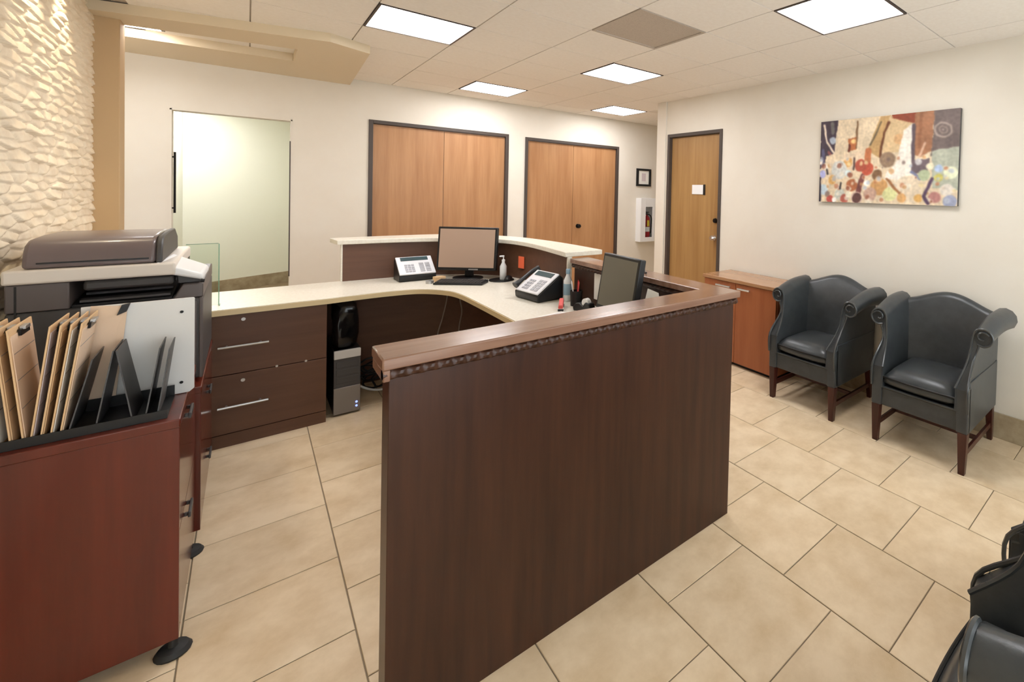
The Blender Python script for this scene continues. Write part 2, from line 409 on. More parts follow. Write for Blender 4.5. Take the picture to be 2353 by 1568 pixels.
# recessed spots washing the stone wall
for n_, yy in enumerate((3.35, 3.80)):
    t = thing('recessed_spot', ['recessed warm spot over the printer end of the stone wall', 'recessed warm spot over the far end of the stone wall'][n_], 'light', (-.54, yy, ZC), group='warm spots washing the stone wall')
    build(MB().lathe([(.052, -.004), (.058, -.004), (.058, .004), (.052, .004)], (-.54, yy, ZC), 20), 'trim_ring', 'white_plastic', t)
    build(MB().lathe([(.001, 0), (.034, 0), (.034, .003), (.001, .003)], (-.54, yy, ZC - .002), 16), 'lamp', 'cream_plastic', t)
    ld = bpy.data.lights.new('spot_lamp', 'SPOT'); ld.energy = 8; ld.color = (1, .84, .6); ld.spot_size = math.radians(76); ld.spot_blend = .4; ld.shadow_soft_size = .025
    lo = bpy.data.objects.new('spot_lamp', ld); COL.objects.link(lo); lo.location = (0, 0, -.012); lo.parent = t; lo.rotation_euler = (0, math.radians(8), 0)
# hall light
for lab, (x0, x1, y0, y1) in (('lit ceiling panel at the far end of the hall', (-.5, 0, 7.15, 8.1)),):
    t = thing('ceiling_light', lab, 'light', ((x0 + x1) / 2, (y0 + y1) / 2, ZC))
    build(MB().box(x0, x1, y0, y1, ZC - .008, ZC - .001), 'diffuser', 'panel_light', t)
    for q in ((x0 - .015, x1 + .015, y0 - .015, y0), (x0 - .015, x1 + .015, y1, y1 + .015)): build(MB().box(*q, ZC - .01, ZC), 'frame', 'bronze', t)
# ------------------------------------------------------------------ doors
def frame_y(mb, x0, x1, zt, y, wd=.036, pr=.012, dp=.09):
    return mb.box(x0, x0 + wd, y - pr, y + dp, 0, zt).box(x1 - wd, x1, y - pr, y + dp, 0, zt).box(x0 + wd, x1 - wd, y - pr, y + dp, zt - wd, zt)
def knob(mb, p, axis):
    a = Vector(axis); p = Vector(p)
    mb.cyl(p, p + a * .008, .028, .026).cyl(p + a * .008, p + a * .03, .011)
    mb.cyl(p + a * .03, p + a * .045, .018, .028).cyl(p + a * .045, p + a * .062, .028, .018)
    return mb
def double_door(name, x0, x1, zt, mid, label, knobs):
    t = struct(name, frame_y(MB(), x0, x1, zt, YB), 'bronze', label, bevel=.003)
    wd = .036
    for q, (a, b) in enumerate(((x0 + wd + .002, mid - .002), (mid + .002, x1 - wd - .002))):
        leaf = build(MB().box(a, b, YB + .02, YB + .06, .006, zt - wd - .003), 'door_leaf', 'door_wood', t, bevel=.002)
        for k in knobs:
            if k[0] == q: build(knob(MB(), (k[1], YB + .02, k[2]), (0, -1, 0)), 'knob', 'dark_metal', leaf, smooth=True)
double_door('door_1', .854, 2.236, 2.115, 1.539, 'wide pair of wooden doors in a dark bronze frame behind the monitor', [])
double_door('door_2', 2.438, 3.81, 2.105, 3.108, 'pair of wooden doors with a dark knob nearest the corridor', [(1, 3.19, .99)])
t = struct('door_3', MB().box(XR - .012, XR + .09, 3.143, 3.179, 0, 2.116).box(XR - .012, XR + .09, 3.936, 3.972, 0, 2.116).box(XR - .012, XR + .09, 3.179, 3.936, 2.08, 2.116), 'bronze', 'single wooden door in a dark frame on the right wall', bevel=.003)
leaf = build(MB().box(XR + .03, XR + .07, 3.181, 3.934, .006, 2.077), 'door_leaf', 'door_wood_b', t, bevel=.002)
build(knob(MB(), (XR + .03, 3.245, 1.025), (-1, 0, 0)), 'knob', 'chrome', leaf, smooth=True)
build(MB().cyl((XR + .03, 3.24, 1.2), (XR + .012, 3.24, 1.2), .026, .022), 'deadbolt', 'dark_metal', leaf, smooth=True)
t = thing('door_sign', 'small white nameplate with dark side bar on the single wooden door', 'sign', (XR + .03, 3.5, 1.5))
build(MB().box(XR + .022, XR + .03, 3.42, 3.59, 1.46, 1.56), 'plate', 'white_plastic', t, bevel=.003)
build(MB().box(XR + .018, XR + .03, 3.395, 3.42, 1.455, 1.565), 'side_bar', 'black', t, bevel=.002)
t = thing('door_pull', 'long dark vertical pull bar on the left jamb of the hall opening', 'door handle', (-.425, YB + .03, 1.2))
build(MB().tube([(-.425, YB + .03, 1.2), (-.425, YB + .03, 1.69)], .007), 'bar', 'dark_metal', t, smooth=True)
for z in (1.24, 1.65): build(MB().cyl((-.425, YB + .03, z), (-.4405, YB + .03, z), .006), 'bracket', 'dark_metal', t)

# ------------------------------------------------------------------ right wall and back wall decor
def painting():
    x0z, wz = 185, 1910
    nx_, ny_ = 230, 140
    U, V = np.meshgrid(np.linspace(0, 1, nx_), np.linspace(0, 1, ny_))
    X = x0z + wz * U; Yp = (310 - 180 * U) + V * (1080 + 240 * U)
    img = np.zeros((ny_, nx_, 3)); img[:] = (222, 200, 166)
    wx = np.array([[mnoise.noise(Vector((u * 22, v * 14, 3))) for u in U[0]] for v in V[:, 0]])
    wy = np.array([[mnoise.noise(Vector((u * 22, v * 14, 9))) for u in U[0]] for v in V[:, 0]])
    gr = np.array([[mnoise.noise(Vector((u * 60, v * 36, 5))) for u in U[0]] for v in V[:, 0]])
    X = X + 12 * wx; Yp = Yp + 12 * wy
    n1 = np.array([[mnoise.noise(Vector((u * 14, v * 5, 0))) for u in U[0]] for v in V[:, 0]])
    def blend(m, c): 
        m = np.clip(m, 0, 1)[..., None]; img[:] = img * (1 - m) + np.array(c, float) * m
    def circ(x, y, r, c, a=1.0): blend(a * np.clip((r - np.hypot(X - x, Yp - y)) / 12 + .5, 0, 1), c)
    def ring(x, y, r, wd, c, a=1.0): blend(a * np.clip((wd / 2 - np.abs(np.hypot(X - x, Yp - y) - r)) / 6 + .5, 0, 1), c)
    def stroke(pts, wd, c, a=1.0):
        d = np.full(X.shape, 1e9)
        for (ax, ay), (bx, by) in zip(pts[:-1], pts[1:]):
            t_ = np.clip(((X - ax) * (bx - ax) + (Yp - ay) * (by - ay)) / ((bx - ax) ** 2 + (by - ay) ** 2), 0, 1)
            d = np.minimum(d, np.hypot(X - ax - t_ * (bx - ax), Yp - ay - t_ * (by - ay)))
        blend(a * np.clip((wd / 2 - d) / 8 + .5, 0, 1), c)
    def poly(pts, c, a=1.0):
        ins = np.zeros(X.shape, bool); n = len(pts)
        for i in range(n):
            (ax, ay), (bx, by) = pts[i], pts[(i + 1) % n]
            if ay == by: continue
            ins ^= ((ay > Yp) != (by > Yp)) & (X < (bx - ax) * (Yp - ay) / (by - ay) + ax)
        blend(a * ins, c)
    poly([(180, 250), (475, 250), (440, 480), (415, 740), (290, 770), (260, 900), (180, 960)], (66, 52, 66))
    stroke([(375, 330), (385, 450)], 60, (130, 130, 120), .7); circ(385, 560, 50, (170, 180, 196)); stroke([(240, 350), (290, 580), (410, 730)], 30, (226, 206, 184))
    stroke([(230, 700), (240, 900)], 50, (84, 84, 118)); stroke([(320, 720), (350, 740)], 40, (170, 90, 80), .7)
    stroke([(770, 300), (760, 480), (755, 660)], 30, (128, 92, 60)); poly([(640, 540), (750, 510), (750, 680), (640, 710)], (186, 104, 56)); stroke([(655, 620), (650, 700)], 36, (104, 44, 28)); circ(715, 570, 34, (236, 190, 120))
    poly([(1100, 230), (1240, 210), (1150, 500), (1115, 800), (930, 690)], (192, 152, 96)); stroke([(1110, 300), (1040, 480), (960, 620)], 22, (104, 90, 66))
    poly([(1240, 230), (1530, 200), (1530, 500), (1380, 720), (1140, 720), (1160, 460)], (214, 182, 134)); circ(1360, 540, 70, (206, 152, 100), .7)
    stroke([(1220, 310), (1160, 460), (1125, 640), (1115, 780)], 32, (108, 60, 32))
    poly([(1420, 420), (1535, 320), (1540, 1090), (1190, 1090), (1200, 1000), (1330, 880)], (236, 228, 214))
    poly([(1250, 180), (1580, 150), (1570, 330), (1420, 290), (1270, 260)], (146, 62, 34)); poly([(1560, 140), (1805, 130), (1770, 700), (1650, 790), (1560, 760)], (164, 108, 72))
    stroke([(1640, 180), (1620, 650)], 40, (140, 86, 54), .6); stroke([(1700, 600), (1630, 770)], 34, (214, 170, 140)); stroke([(1548, 350), (1548, 860)], 44, (92, 76, 84))
    poly([(1800, 120), (2110, 100), (2110, 720), (1760, 780), (1790, 500)], (112, 96, 92)); ring(1905, 420, 95, 26, (166, 148, 136)); ring(1905, 420, 45, 18, (140, 122, 112)); circ(1905, 420, 12, (170, 150, 140))
    poly([(1780, 700), (2110, 640), (2110, 1240), (1800, 1200)], (172, 176, 156)); poly([(1530, 830), (1760, 800), (1740, 960), (1600, 1010), (1540, 980)], (108, 92, 98)); circ(1620, 850, 44, (196, 190, 190))
    stroke([(1540, 990), (1650, 1080)], 40, (120, 126, 160)); poly([(560, 760), (900, 690), (1000, 800), (700, 1000)], (222, 196, 164))
    stroke([(940, 700), (930, 900)], 90, (198, 112, 66)); stroke([(870, 1040), (820, 1200), (800, 1330)], 70, (120, 66, 62)); stroke([(740, 800), (735, 950)], 30, (92, 70, 66))
    for x_, y_, r_, c_ in ((1500, 1230, 190, (226, 206, 176)), (1215, 820, 108, (148, 120, 96)), (1080, 1030, 72, (128, 92, 62)), (930, 940, 92, (202, 84, 58)), (835, 900, 84, (176, 78, 56)), (640, 855, 66, (226, 166, 92)),
                           (505, 960, 125, (206, 206, 198)), (400, 1095, 64, (220, 166, 92)), (235, 1020, 52, (172, 174, 226)), (290, 930, 34, (246, 246, 240)), (195, 850, 40, (240, 226, 214)), (250, 1230, 74, (188, 206, 216)), (650, 1010, 50, (206, 222, 220)),
                           (710, 1170, 86, (176, 100, 60)), (520, 1290, 80, (202, 204, 190)), (370, 1360, 56, (192, 80, 70)), (600, 1350, 60, (188, 96, 78)), (440, 1370, 34, (246, 240, 232)), (660, 1290, 46, (240, 230, 202)), (1110, 1190, 120, (206, 152, 92)), (985, 1290, 92, (190, 152, 132)), (790, 1345, 72, (92, 58, 54)), (1260, 1290, 98, (214, 214, 150)),
                           (1420, 1345, 60, (220, 166, 102)), (1630, 1345, 52, (226, 172, 92)), (1700, 1030, 76, (178, 190, 150)), (1765, 910, 46, (242, 232, 196)), (1870, 945, 52, (164, 184, 216)), (1870, 1070, 52, (196, 186, 92)), (2010, 1000, 84, (220, 226, 190)), (1970, 1230, 80, (220, 210, 196)), (1830, 1335, 78, (192, 130, 122)), (2010, 1390, 84, (150, 156, 182)), (930, 1135, 44, (252, 246, 232))):
        circ(x_, y_, r_, c_)
    rg = random.Random(21)
    for q in range(70):
        x_, y_ = rg.uniform(200, 2080), rg.uniform(780, 1400); r_ = rg.uniform(12, 38)
        c_ = rg.choice(((236, 226, 204), (206, 152, 96), (150, 84, 60), (176, 184, 196), (226, 206, 150), (120, 96, 90), (214, 196, 172), (196, 120, 80)))
        circ(x_, y_, r_, c_, .75)
        if q % 2: ring(x_, y_, r_ * 1.25, 8, (238, 226, 206), .6)
    ring(790, 1345, 78, 14, (206, 176, 160)); ring(1215, 820, 60, 8, (170, 140, 100), .6); stroke([(1210, 1080), (1390, 1280)], 34, (160, 104, 62)); stroke([(1800, 1080), (1730, 1240), (1700, 1320), (1760, 1420)], 40, (86, 64, 90))
    stroke([(190, 1080), (190, 1400)], 50, (50, 40, 56)); stroke([(540, 1140), (530, 1210)], 30, (50, 46, 50)); stroke([(300, 960), (320, 1010)], 30, (60, 56, 60))
    img *= (1 + .10 * n1 + .12 * gr)[..., None]
    g_m = img.mean(-1, keepdims=True); img = g_m + (img - g_m) * .88
    for _ in range(2): img[1:-1, 1:-1] = (img[1:-1, 1:-1] * 2 + img[:-2, 1:-1] + img[2:, 1:-1] + img[1:-1, :-2] + img[1:-1, 2:]) / 6
    img = np.clip(img, 0, 255) / 255
    linr = np.where(img <= .04045, img / 12.92, ((img + .055) / 1.055) ** 2.4)
    ya, yb_, za, zb = 2.027, 1.003, 2.075, 1.432
    xs = XR - .032
    v = [(xs, ya + (yb_ - ya) * u, za + (zb - za) * q) for q in V[:, 0] for u in U[0]]
    idx = np.arange(nx_ * ny_).reshape(ny_, nx_)
    f = np.stack([idx[:-1, :-1], idx[:-1, 1:], idx[1:, 1:], idx[1:, :-1]], -1).reshape(-1, 4).tolist()
    t = thing('painting', 'abstract canvas of colourful circles and brown bands on the right wall', 'painting', (XR - .016, 1.515, 1.432))
    me = bpy.data.meshes.new('painted_face'); me.from_pydata([(a - t.location[0], b - t.location[1], c - t.location[2]) for a, b, c in v], [], f)
    at = me.color_attributes.new('paint', 'FLOAT_COLOR', 'POINT')
    at.data.foreach_set('color', np.concatenate([linr.reshape(-1, 3), np.ones((nx_ * ny_, 1))], 1).astype(np.float32).ravel())
    m = bpy.data.materials.new('canvas_paint'); m.use_nodes = True; nd = m.node_tree.nodes
    a_ = nd.new('ShaderNodeAttribute'); a_.attribute_name = 'paint'; m.node_tree.links.new(a_.outputs['Color'], nd['Principled BSDF'].inputs['Base Color'])
    nd['Principled BSDF'].inputs['Roughness'].default_value = .55
    me.materials.append(m); o = bpy.data.objects.new('painted_face', me); COL.objects.link(o); o.parent = t
    build(MB().box(xs + .0006, XR - .0015, yb_, ya, zb, za), 'stretcher', 'gray_dark', t)
painting()
t = thing('framed_certificate', 'small black framed certificate on the back wall above the extinguisher', 'picture frame', (4.26, YB, 1.556))
build(MB().box(4.126, 4.396, YB - .02, YB, 1.556, 1.586).box(4.126, 4.396, YB - .02, YB, 1.787, 1.817).box(4.126, 4.165, YB - .02, YB, 1.586, 1.787).box(4.357, 4.396, YB - .02, YB, 1.586, 1.787), 'frame', 'black', t, bevel=.003)
pp = build(MB().box(4.165, 4.357, YB - .008, YB - .002, 1.586, 1.787), 'paper', 'paper', t)
build(MB().box(4.225, 4.30, YB - .009, YB - .008, 1.63, 1.75), 'print', 'form_lilac', pp)
t = thing('extinguisher_cabinet', 'white wall cabinet with glazed front below the framed certificate', 'cabinet', (4.27, YB, .73))
a, b = 4.139, 4.405; fy = YB - .11
build(MB().box(a, b, YB - .01, YB, .735, 1.38).box(a, a + .015, fy, YB - .01, .735, 1.38).box(b - .015, b, fy, YB - .01, .735, 1.38).box(a + .015, b - .015, fy, YB - .01, .735, .75).box(a + .015, b - .015, fy, YB - .01, 1.365, 1.38), 'body', 'white_plastic', t)
d = build(MB().box(a, a + .09, fy - .012, fy, .735, 1.38).box(b - .05, b, fy - .012, fy, .735, 1.38).box(a + .09, b - .05, fy - .012, fy, .735, .80).box(a + .09, b - .05, fy - .012, fy, 1.25, 1.38), 'door', 'white_plastic', t, bevel=.002)
build(MB().box(a + .09, b - .05, fy - .007, fy - .004, .80, 1.25), 'pane', 'pane', d)
ex = (4.30, YB - .06, .751)
t = thing('fire_extinguisher', 'red fire extinguisher with yellow tag inside the white wall cabinet', 'extinguisher', ex)
build(MB().lathe([(.001, 0), (.042, 0), (.045, .01), (.045, .30), (.038, .34), (.016, .365), (.012, .38)], ex, 18), 'cylinder', 'red', t, smooth=True)
build(MB().lathe([(.0455, .13), (.0455, .20)], ex, 18), 'label_band', 'bottle_white', t, smooth=True)
build(MB().box(ex[0] - .03, ex[0] + .01, ex[1] - .05, ex[1] - .046, ex[2] + .21, ex[2] + .30), 'tag', 'yellow', t)
build(MB().box(ex[0] - .012, ex[0] + .012, ex[1] - .04, ex[1] + .02, ex[2] + .38, ex[2] + .40).box(ex[0] - .01, ex[0] + .01, ex[1] - .042, ex[1] + .02, ex[2] + .41, ex[2] + .425).cyl((ex[0], ex[1], ex[2] + .37), (ex[0], ex[1], ex[2] + .42), .012), 'valve', 'gray_dark', t)
build(MB().tube(smooth_path([(ex[0] + .015, ex[1] - .03, ex[2] + .385), (ex[0] + .055, ex[1] - .035, ex[2] + .34), (ex[0] + .055, ex[1] - .035, ex[2] + .2), (ex[0] + .05, ex[1] - .03, ex[2] + .1)]), .008), 'hose', 'black', t, smooth=True)

# ------------------------------------------------------------------ reception desk
ZL = 1.03; YP = 1.393; XP0, XP1 = .263, 1.598
t = thing('reception_screen', 'tall dark espresso reception screen with ledge and rope moulding facing the waiting area', 'desk screen', (.93, 1.43, 0))
build(MB().box(XP0, XP1, YP, 1.47, 0, ZL - .03), 'front_panel', 'espresso', t, bevel=.002)
build(MB().box(1.525, XP1, 1.471, 2.70, 0, ZL - .03), 'side_panel', 'espresso', t, bevel=.002)
build(MB().prism([(.245, 1.372), (1.622, 1.372), (1.622, 2.70), (1.492, 2.70), (1.492, 1.515), (.245, 1.515)], ZL - .03, ZL), 'ledge', 'espresso_top_sheen', t, bevel=.004)
def rope(mb, p0, p1, r, pitch):
    p0 = Vector(p0); p1 = Vector(p1); Ln = (p1 - p0).length; d = (p1 - p0) / Ln; u = Vector((0, 0, 1)); s_ = d.cross(u)
    st = int(Ln / pitch * 7); rings = []
    for i in range(st + 1):
        a0 = Ln * i / st; ring_ = []
        for k in range(12):
            q = 2 * PI * k / 12; rr = r * (.80 + .26 * abs(math.cos(1.5 * (q - 2 * PI * a0 / pitch / 3 * 1.0))))
            ring_.append(p0 + d * a0 + (u * math.sin(q) + s_ * math.cos(q)) * rr)
        rings.append(ring_)
    return mb.loft(rings)
build(rope(MB(), (.247, 1.388, ZL - .044), (1.606, 1.388, ZL - .044), .0145, .036), 'rope_moulding', 'espresso', t, smooth=True)
build(rope(MB(), (1.512, 1.53, ZL - .044), (1.512, 2.69, ZL - .044), .0145, .036), 'rope_moulding', 'espresso', t, smooth=True)
build(rope(MB(), (1.61, 1.40, ZL - .044), (1.61, 2.69, ZL - .044), .0145, .036), 'rope_moulding', 'espresso', t, smooth=True)
build(MB().box(.247, .263, 1.374, 1.513, ZL - .06, ZL - .03), 'end_moulding', 'espresso_top_sheen', t, bevel=.003)
# curved back screen with cream counter
pan = smooth_path([(.49, 4.14), (.83, 4.12), (1.10, 4.05), (1.33, 3.90), (1.48, 3.69), (1.535, 3.45), (1.53, 3.12), (1.49, 2.74)], 6)
def ribbon(path, th):
    L1 = []
    for i, p in enumerate(path):
        a = path[max(i - 1, 0)]; b = path[min(i + 1, len(path) - 1)]
        dx_, dy_ = b[0] - a[0], b[1] - a[1]; l = math.hypot(dx_, dy_)
        L1.append((p[0] - dy_ / l * th, p[1] + dx_ / l * th))
    return L1
def strip(mb, A, B, z0, z1):
    n = len(A); rings = []
    for i in range(n): rings.append([(A[i][0], A[i][1], z0), (B[i][0], B[i][1], z0), (B[i][0], B[i][1], z1), (A[i][0], A[i][1], z1)])
    return mb.loft(rings)
outer = ribbon(pan, .03)
t = thing('transaction_counter', 'curved cream transaction counter on a dark screen at the back of the desk', 'counter', (1.2, 4.0, 0))
build(strip(MB(), pan, outer, 0, 1.036), 'curved_screen', 'espresso_flat', t, smooth=True)
build(strip(MB(), [(1.4895, 2.738), (1.4875, 2.723)], [(1.519, 2.734), (1.517, 2.719)], .7705, 1.036), 'end_edge', 'counter', t)
build(MB().box(.479, .489, 4.137, 4.174, .7705, 1.036), 'end_edge', 'counter', t)
inn = smooth_path([(.455, 4.125), (.80, 4.10), (1.08, 4.02), (1.30, 3.865), (1.445, 3.66), (1.50, 3.42), (1.50, 3.12), (1.47, 2.72)], 6)
out2 = smooth_path([(.435, 4.33), (.86, 4.35), (1.18, 4.31), (1.44, 4.12), (1.62, 3.80), (1.70, 3.45), (1.735, 3.1), (1.745, 2.72)], 6)
build(strip(MB(), inn, out2, 1.036, 1.068), 'top', 'counter', t, bevel=.004)
# worktop
front = [(-.64, 3.58), (.35, 3.57)] + smooth_path([(.35, 3.57), (.50, 3.586), (.66, 3.592), (.83, 3.56), (.95, 3.43), (1.003, 3.27), (1.015, 2.93), (1.018, 2.5)], 6)[1:] + [(1.02, 1.472)]
back_e = [(1.522, 1.472), (1.522, 2.6), (1.522, 2.70), (1.485, 2.735)] + [p for p in reversed(pan)] + [(.49, 4.165), (-.64, 4.165)]
wt = thing('worktop', 'cream stone effect worktop curving round the reception desk', 'worktop', (.6, 3.8, .735))
wm = MB().prism(front + back_e, .739, .77)
build(wm, 'slab', 'counter', wt)
build(strip(MB(), [(p[0] - (.004 if k > 25 else 0), p[1] - (.004 if k <= 25 else 0)) for k, p in enumerate(front)], front, .737, .766), 'edge_band', 'counter_edge', wt, smooth=True)
# drawer unit under the worktop
t = thing('drawer_unit', 'dark brown two drawer pedestal under the left of the worktop', 'drawers', (-.13, 3.9, 0))
build(MB().box(-.62, .352, 3.615, 4.12, 0, .735), 'body', 'espresso_flat', t)
for z0, z1, zh, zl in ((.403, .733, .561, .702), (.075, .399, .229, .36)):
    d = build(MB().box(-.62, .352, 3.595, 3.615, z0, z1), 'drawer', 'espresso_flat', t, bevel=.002)
    h = MB().tube([(-.114, 3.568, zh), (.09, 3.568, zh)], .0065)
    for xx in (-.08, .056): h.cyl((xx, 3.568, zh), (xx, 3.597, zh), .005)
    build(h, 'handle', 'silver', d, smooth=True)
    build(MB().cyl((-.015, 3.597, zl), (-.015, 3.589, zl), .009), 'lock', 'silver', d, smooth=True)
for xx in (.125, .255): build(MB().cyl((xx, 3.6, .404), (xx, 3.591, .404), .006), 'screw', 'silver', t, smooth=True)
build(MB().box(-.62, .352, 3.60, 3.615, 0, .07), 'kick_board', 'espresso_flat', t)
build(MB().box(.352, .488, 4.10, 4.12, 0, .735), 'modesty_panel', 'espresso', t)
# clear acrylic panel
t = thing('acrylic_panel', 'clear acrylic panel with green edges standing on the worktop by the printer', 'screen', (-.18, 3.74, .77))
build(MB().box(-.242, -.118, 3.738, 3.742, .7705, 1.115), 'sheet', 'glass', t)
build(MB().box(-.118, -.114, 3.738, 3.742, .7705, 1.115), 'edge', 'glass_edge', t)
build(MB().box(-.242, -.118, 3.738, 3.742, 1.115, 1.118), 'edge', 'glass_edge', t)
build(MB().box(-.114, -.11, 3.70, 3.742, .7705, .775), 'foot', 'glass_edge', t)

# ------------------------------------------------------------------ desk things
def monitor(name, label, loc, rotz, wd, ht, tilt, zb, scr, stand):
    t = thing(name, label, 'monitor', loc, rotz, world=False)
    Mx = Matrix.Translation((0, 0, zb)) @ Matrix.Rotation(tilt, 4, 'X')
    build(MB().box(-wd / 2, wd / 2, -.018, .018, 0, ht).xf(Mx), 'housing', 'black', t, bevel=.006)
    e = .016
    build(MB().box(-wd / 2 + e, wd / 2 - e, -.0195, -.0178, e + .006, ht - e).xf(Mx), 'screen', scr, t)
    build(MB().box(-wd / 4, wd / 4, .018, .045, ht * .2, ht * .75).xf(Mx), 'back_cover', 'black', t, bevel=.01)
    build(MB().box(-.03, .03, .03, .055, .012, zb + ht * .4), 'stand', 'black', t, bevel=.004)
    build(MB().prism([(.11 * math.cos(a_) * stand, .02 + .085 * math.sin(a_)) for a_ in np.linspace(0, 2 * PI, 25)[:-1]], .0005, .012), 'base', 'black', t, bevel=.003)
    build(MB().box(.02, .09, -.0205, -.0185, .004, .014).xf(Mx), 'button_strip', 'silver', t)
    return t
monitor('monitor', 'flat monitor with a blank warm grey screen in front of the back counter', (1.205, 3.75, .7705), math.radians(-42), .445, .33, math.radians(-5), .065, 'screen_warm', 1.0)
monitor('monitor', 'tilted monitor with dull grey screen behind the reception screen ledge', (1.33, 1.94, .7705), math.radians(-92), .335, .29, math.radians(-9), .085, 'screen_gray', .9)
def phone(label, loc, rotz, group):
    t = thing('desk_phone', label, 'phone', loc, rotz, group=group, world=False)
    W_ = .12; 
    prof = [(-.09, 0), (.085, 0), (.085, .135), (.06, .155), (-.10, .045), (-.10, .012)]
    build(MB().extrude(prof, 'x', -W_, W_), 'body', 'black', t, bevel=.006)
    a_ = math.atan2(.11, .16); Mx = Matrix.Translation((0, -.10, .045)) @ Matrix.Rotation(a_, 4, 'X')
    ln = math.hypot(.11, .16)
    fp = build(MB().box(-W_ + .002, W_ - .002, .002, ln - .002, .001, .012).xf(Mx), 'face_plate', 'phone_face', t, bevel=.004)
    build(MB().box(-W_ + .03, W_ - .03, ln - .05, ln - .012, .0125, .0145).xf(Mx), 'display', 'lcd', fp)
    k = MB()
    for r in range(4):
        for c in range(3): k.box(-.075 + c * .022, -.058 + c * .022, .022 + r * .022, .036 + r * .022, .0125, .016)
    build(k.xf(Mx), 'keypad', 'key_gray', fp)
    k = MB()
    for r in range(5):
        for c in range(2): k.box(.02 + c * .04, .05 + c * .04, .02 + r * .02, .034 + r * .02, .0125, .015)
    build(k.xf(Mx), 'line_keys', 'key_gray', fp)
    return t
def handset(t, side):
    hp = smooth_path([(side * .135, -.10, .075), (side * .138, -.05, .105), (side * .138, .02, .15), (side * .135, .07, .165)], 4)
    build(MB().tube(hp, [.012 + .012 * abs(2 * i / (len(hp) - 1) - 1) ** 2 for i in range(len(hp))], 10), 'handset', 'black', t, smooth=True)
    build(MB().hexa([(side * .12, -.085, .0), (side * .155, -.085, 0), (side * .155, .08, 0), (side * .12, .08, 0), (side * .12, -.09, .04), (side * .155, -.09, .04), (side * .155, .08, .13), (side * .12, .08, .13)]), 'cradle', 'black', t, bevel=.005)
p1 = phone('white faced desk phone on the worktop left of the warm grey monitor', (.905, 3.965, .7705), 0, 'white faced desk phones')
p2 = phone('white faced desk phone with black handset near the cream screen post', (1.36, 2.83, .7705), math.radians(-82), 'white faced desk phones'); handset(p2, -1)
# keyboard
t = thing('keyboard', 'black keyboard in front of the warm grey monitor', 'keyboard', (1.115, 3.585, .7705), math.radians(-40), world=False)
build(MB().hexa([(-.17, -.06, 0), (.17, -.06, 0), (.17, .06, 0), (-.17, .06, 0), (-.17, -.06, .012), (.17, -.06, .012), (.17, .06, .022), (-.17, .06, .022)]), 'body', 'black', t, bevel=.003)
k = MB()
for r in range(5):
    for c in range(15): k.box(-.16 + c * .0215, -.142 + c * .0215, -.05 + r * .02, -.034 + r * .02, .013 + r * .0016, .0195 + r * .0016)
build(k, 'keys', 'gray_dark', t)
t = thing('mouse_pad', 'round black mat under the hand sanitizer beside the keyboard', 'mat', (1.39, 3.55, .7705), world=False)
build(MB().lathe([(.001, 0), (.085, 0), (.09, .003), (.088, .006), (.001, .006)], n=24), 'mat', 'black', t, smooth=True)
t = thing('computer_mouse', 'black mouse on the round mat', 'mouse', (1.43, 3.52, .777), math.radians(-30), world=False)
build(MB().loft([[(.028 * s_ * math.cos(q), y_, .001 + max(0, .028 * s_ * h_ * math.sin(q))) for q in np.linspace(0, PI, 9)] for y_, s_, h_ in ((-.05, .45, .7), (-.035, .85, 1), (0, 1, 1.15), (.035, .9, 1), (.05, .5, .6))]), 'shell', 'black', t, smooth=True)
def bottle(name, label, loc, prof, m, capm, cap, cat, body='body'):
    t = thing(name, label, cat, loc, world=False)
    build(MB().lathe(prof, n=16), body, m, t, smooth=True, angle=50)
    build(MB().lathe(cap, n=12), 'cap', capm, t, smooth=True)
    return t
t = bottle('sanitizer_bottle', 'slim clear pump bottle of hand sanitizer beside the warm grey monitor', (1.40, 3.545, .777), [(.001, 0), (.022, 0), (.024, .004), (.024, .10), (.012, .125), (.010, .135)], 'bottle_white', 'white_plastic', [(.012, .136), (.012, .15), (.004, .152), (.004, .175), (.001, .175)], 'bottle')
build(MB().box(-.03, .005, -.006, .006, .172, .182), 'pump_head', 'white_plastic', t, bevel=.002)
# small things under the monitor
t = thing('sticky_note_block', 'tan block of sticky notes beneath the warm grey monitor', 'notepad', (1.02, 3.77, .7705), .2, world=False)
build(MB().box(-.035, .035, -.025, .025, 0, .035), 'pad', 'manila', t, bevel=.001)
t = thing('tape_roll', 'small grey roll lying by the left end of the keyboard', 'tape', (.945, 3.72, .7705), world=False)
build(MB().lathe([(.012, 0), (.026, 0), (.026, .02), (.012, .02), (.012, 0)], n=18), 'roll', 'silver', t, smooth=True)
t = thing('orange_note', 'orange sticky note on the curved dark screen', 'note', (1.520, 3.5, .897), math.radians(13), world=False)
build(MB().box(-.002, 0.001, -.034, .034, -.041, .05), 'sheet', 'orange_note', t)
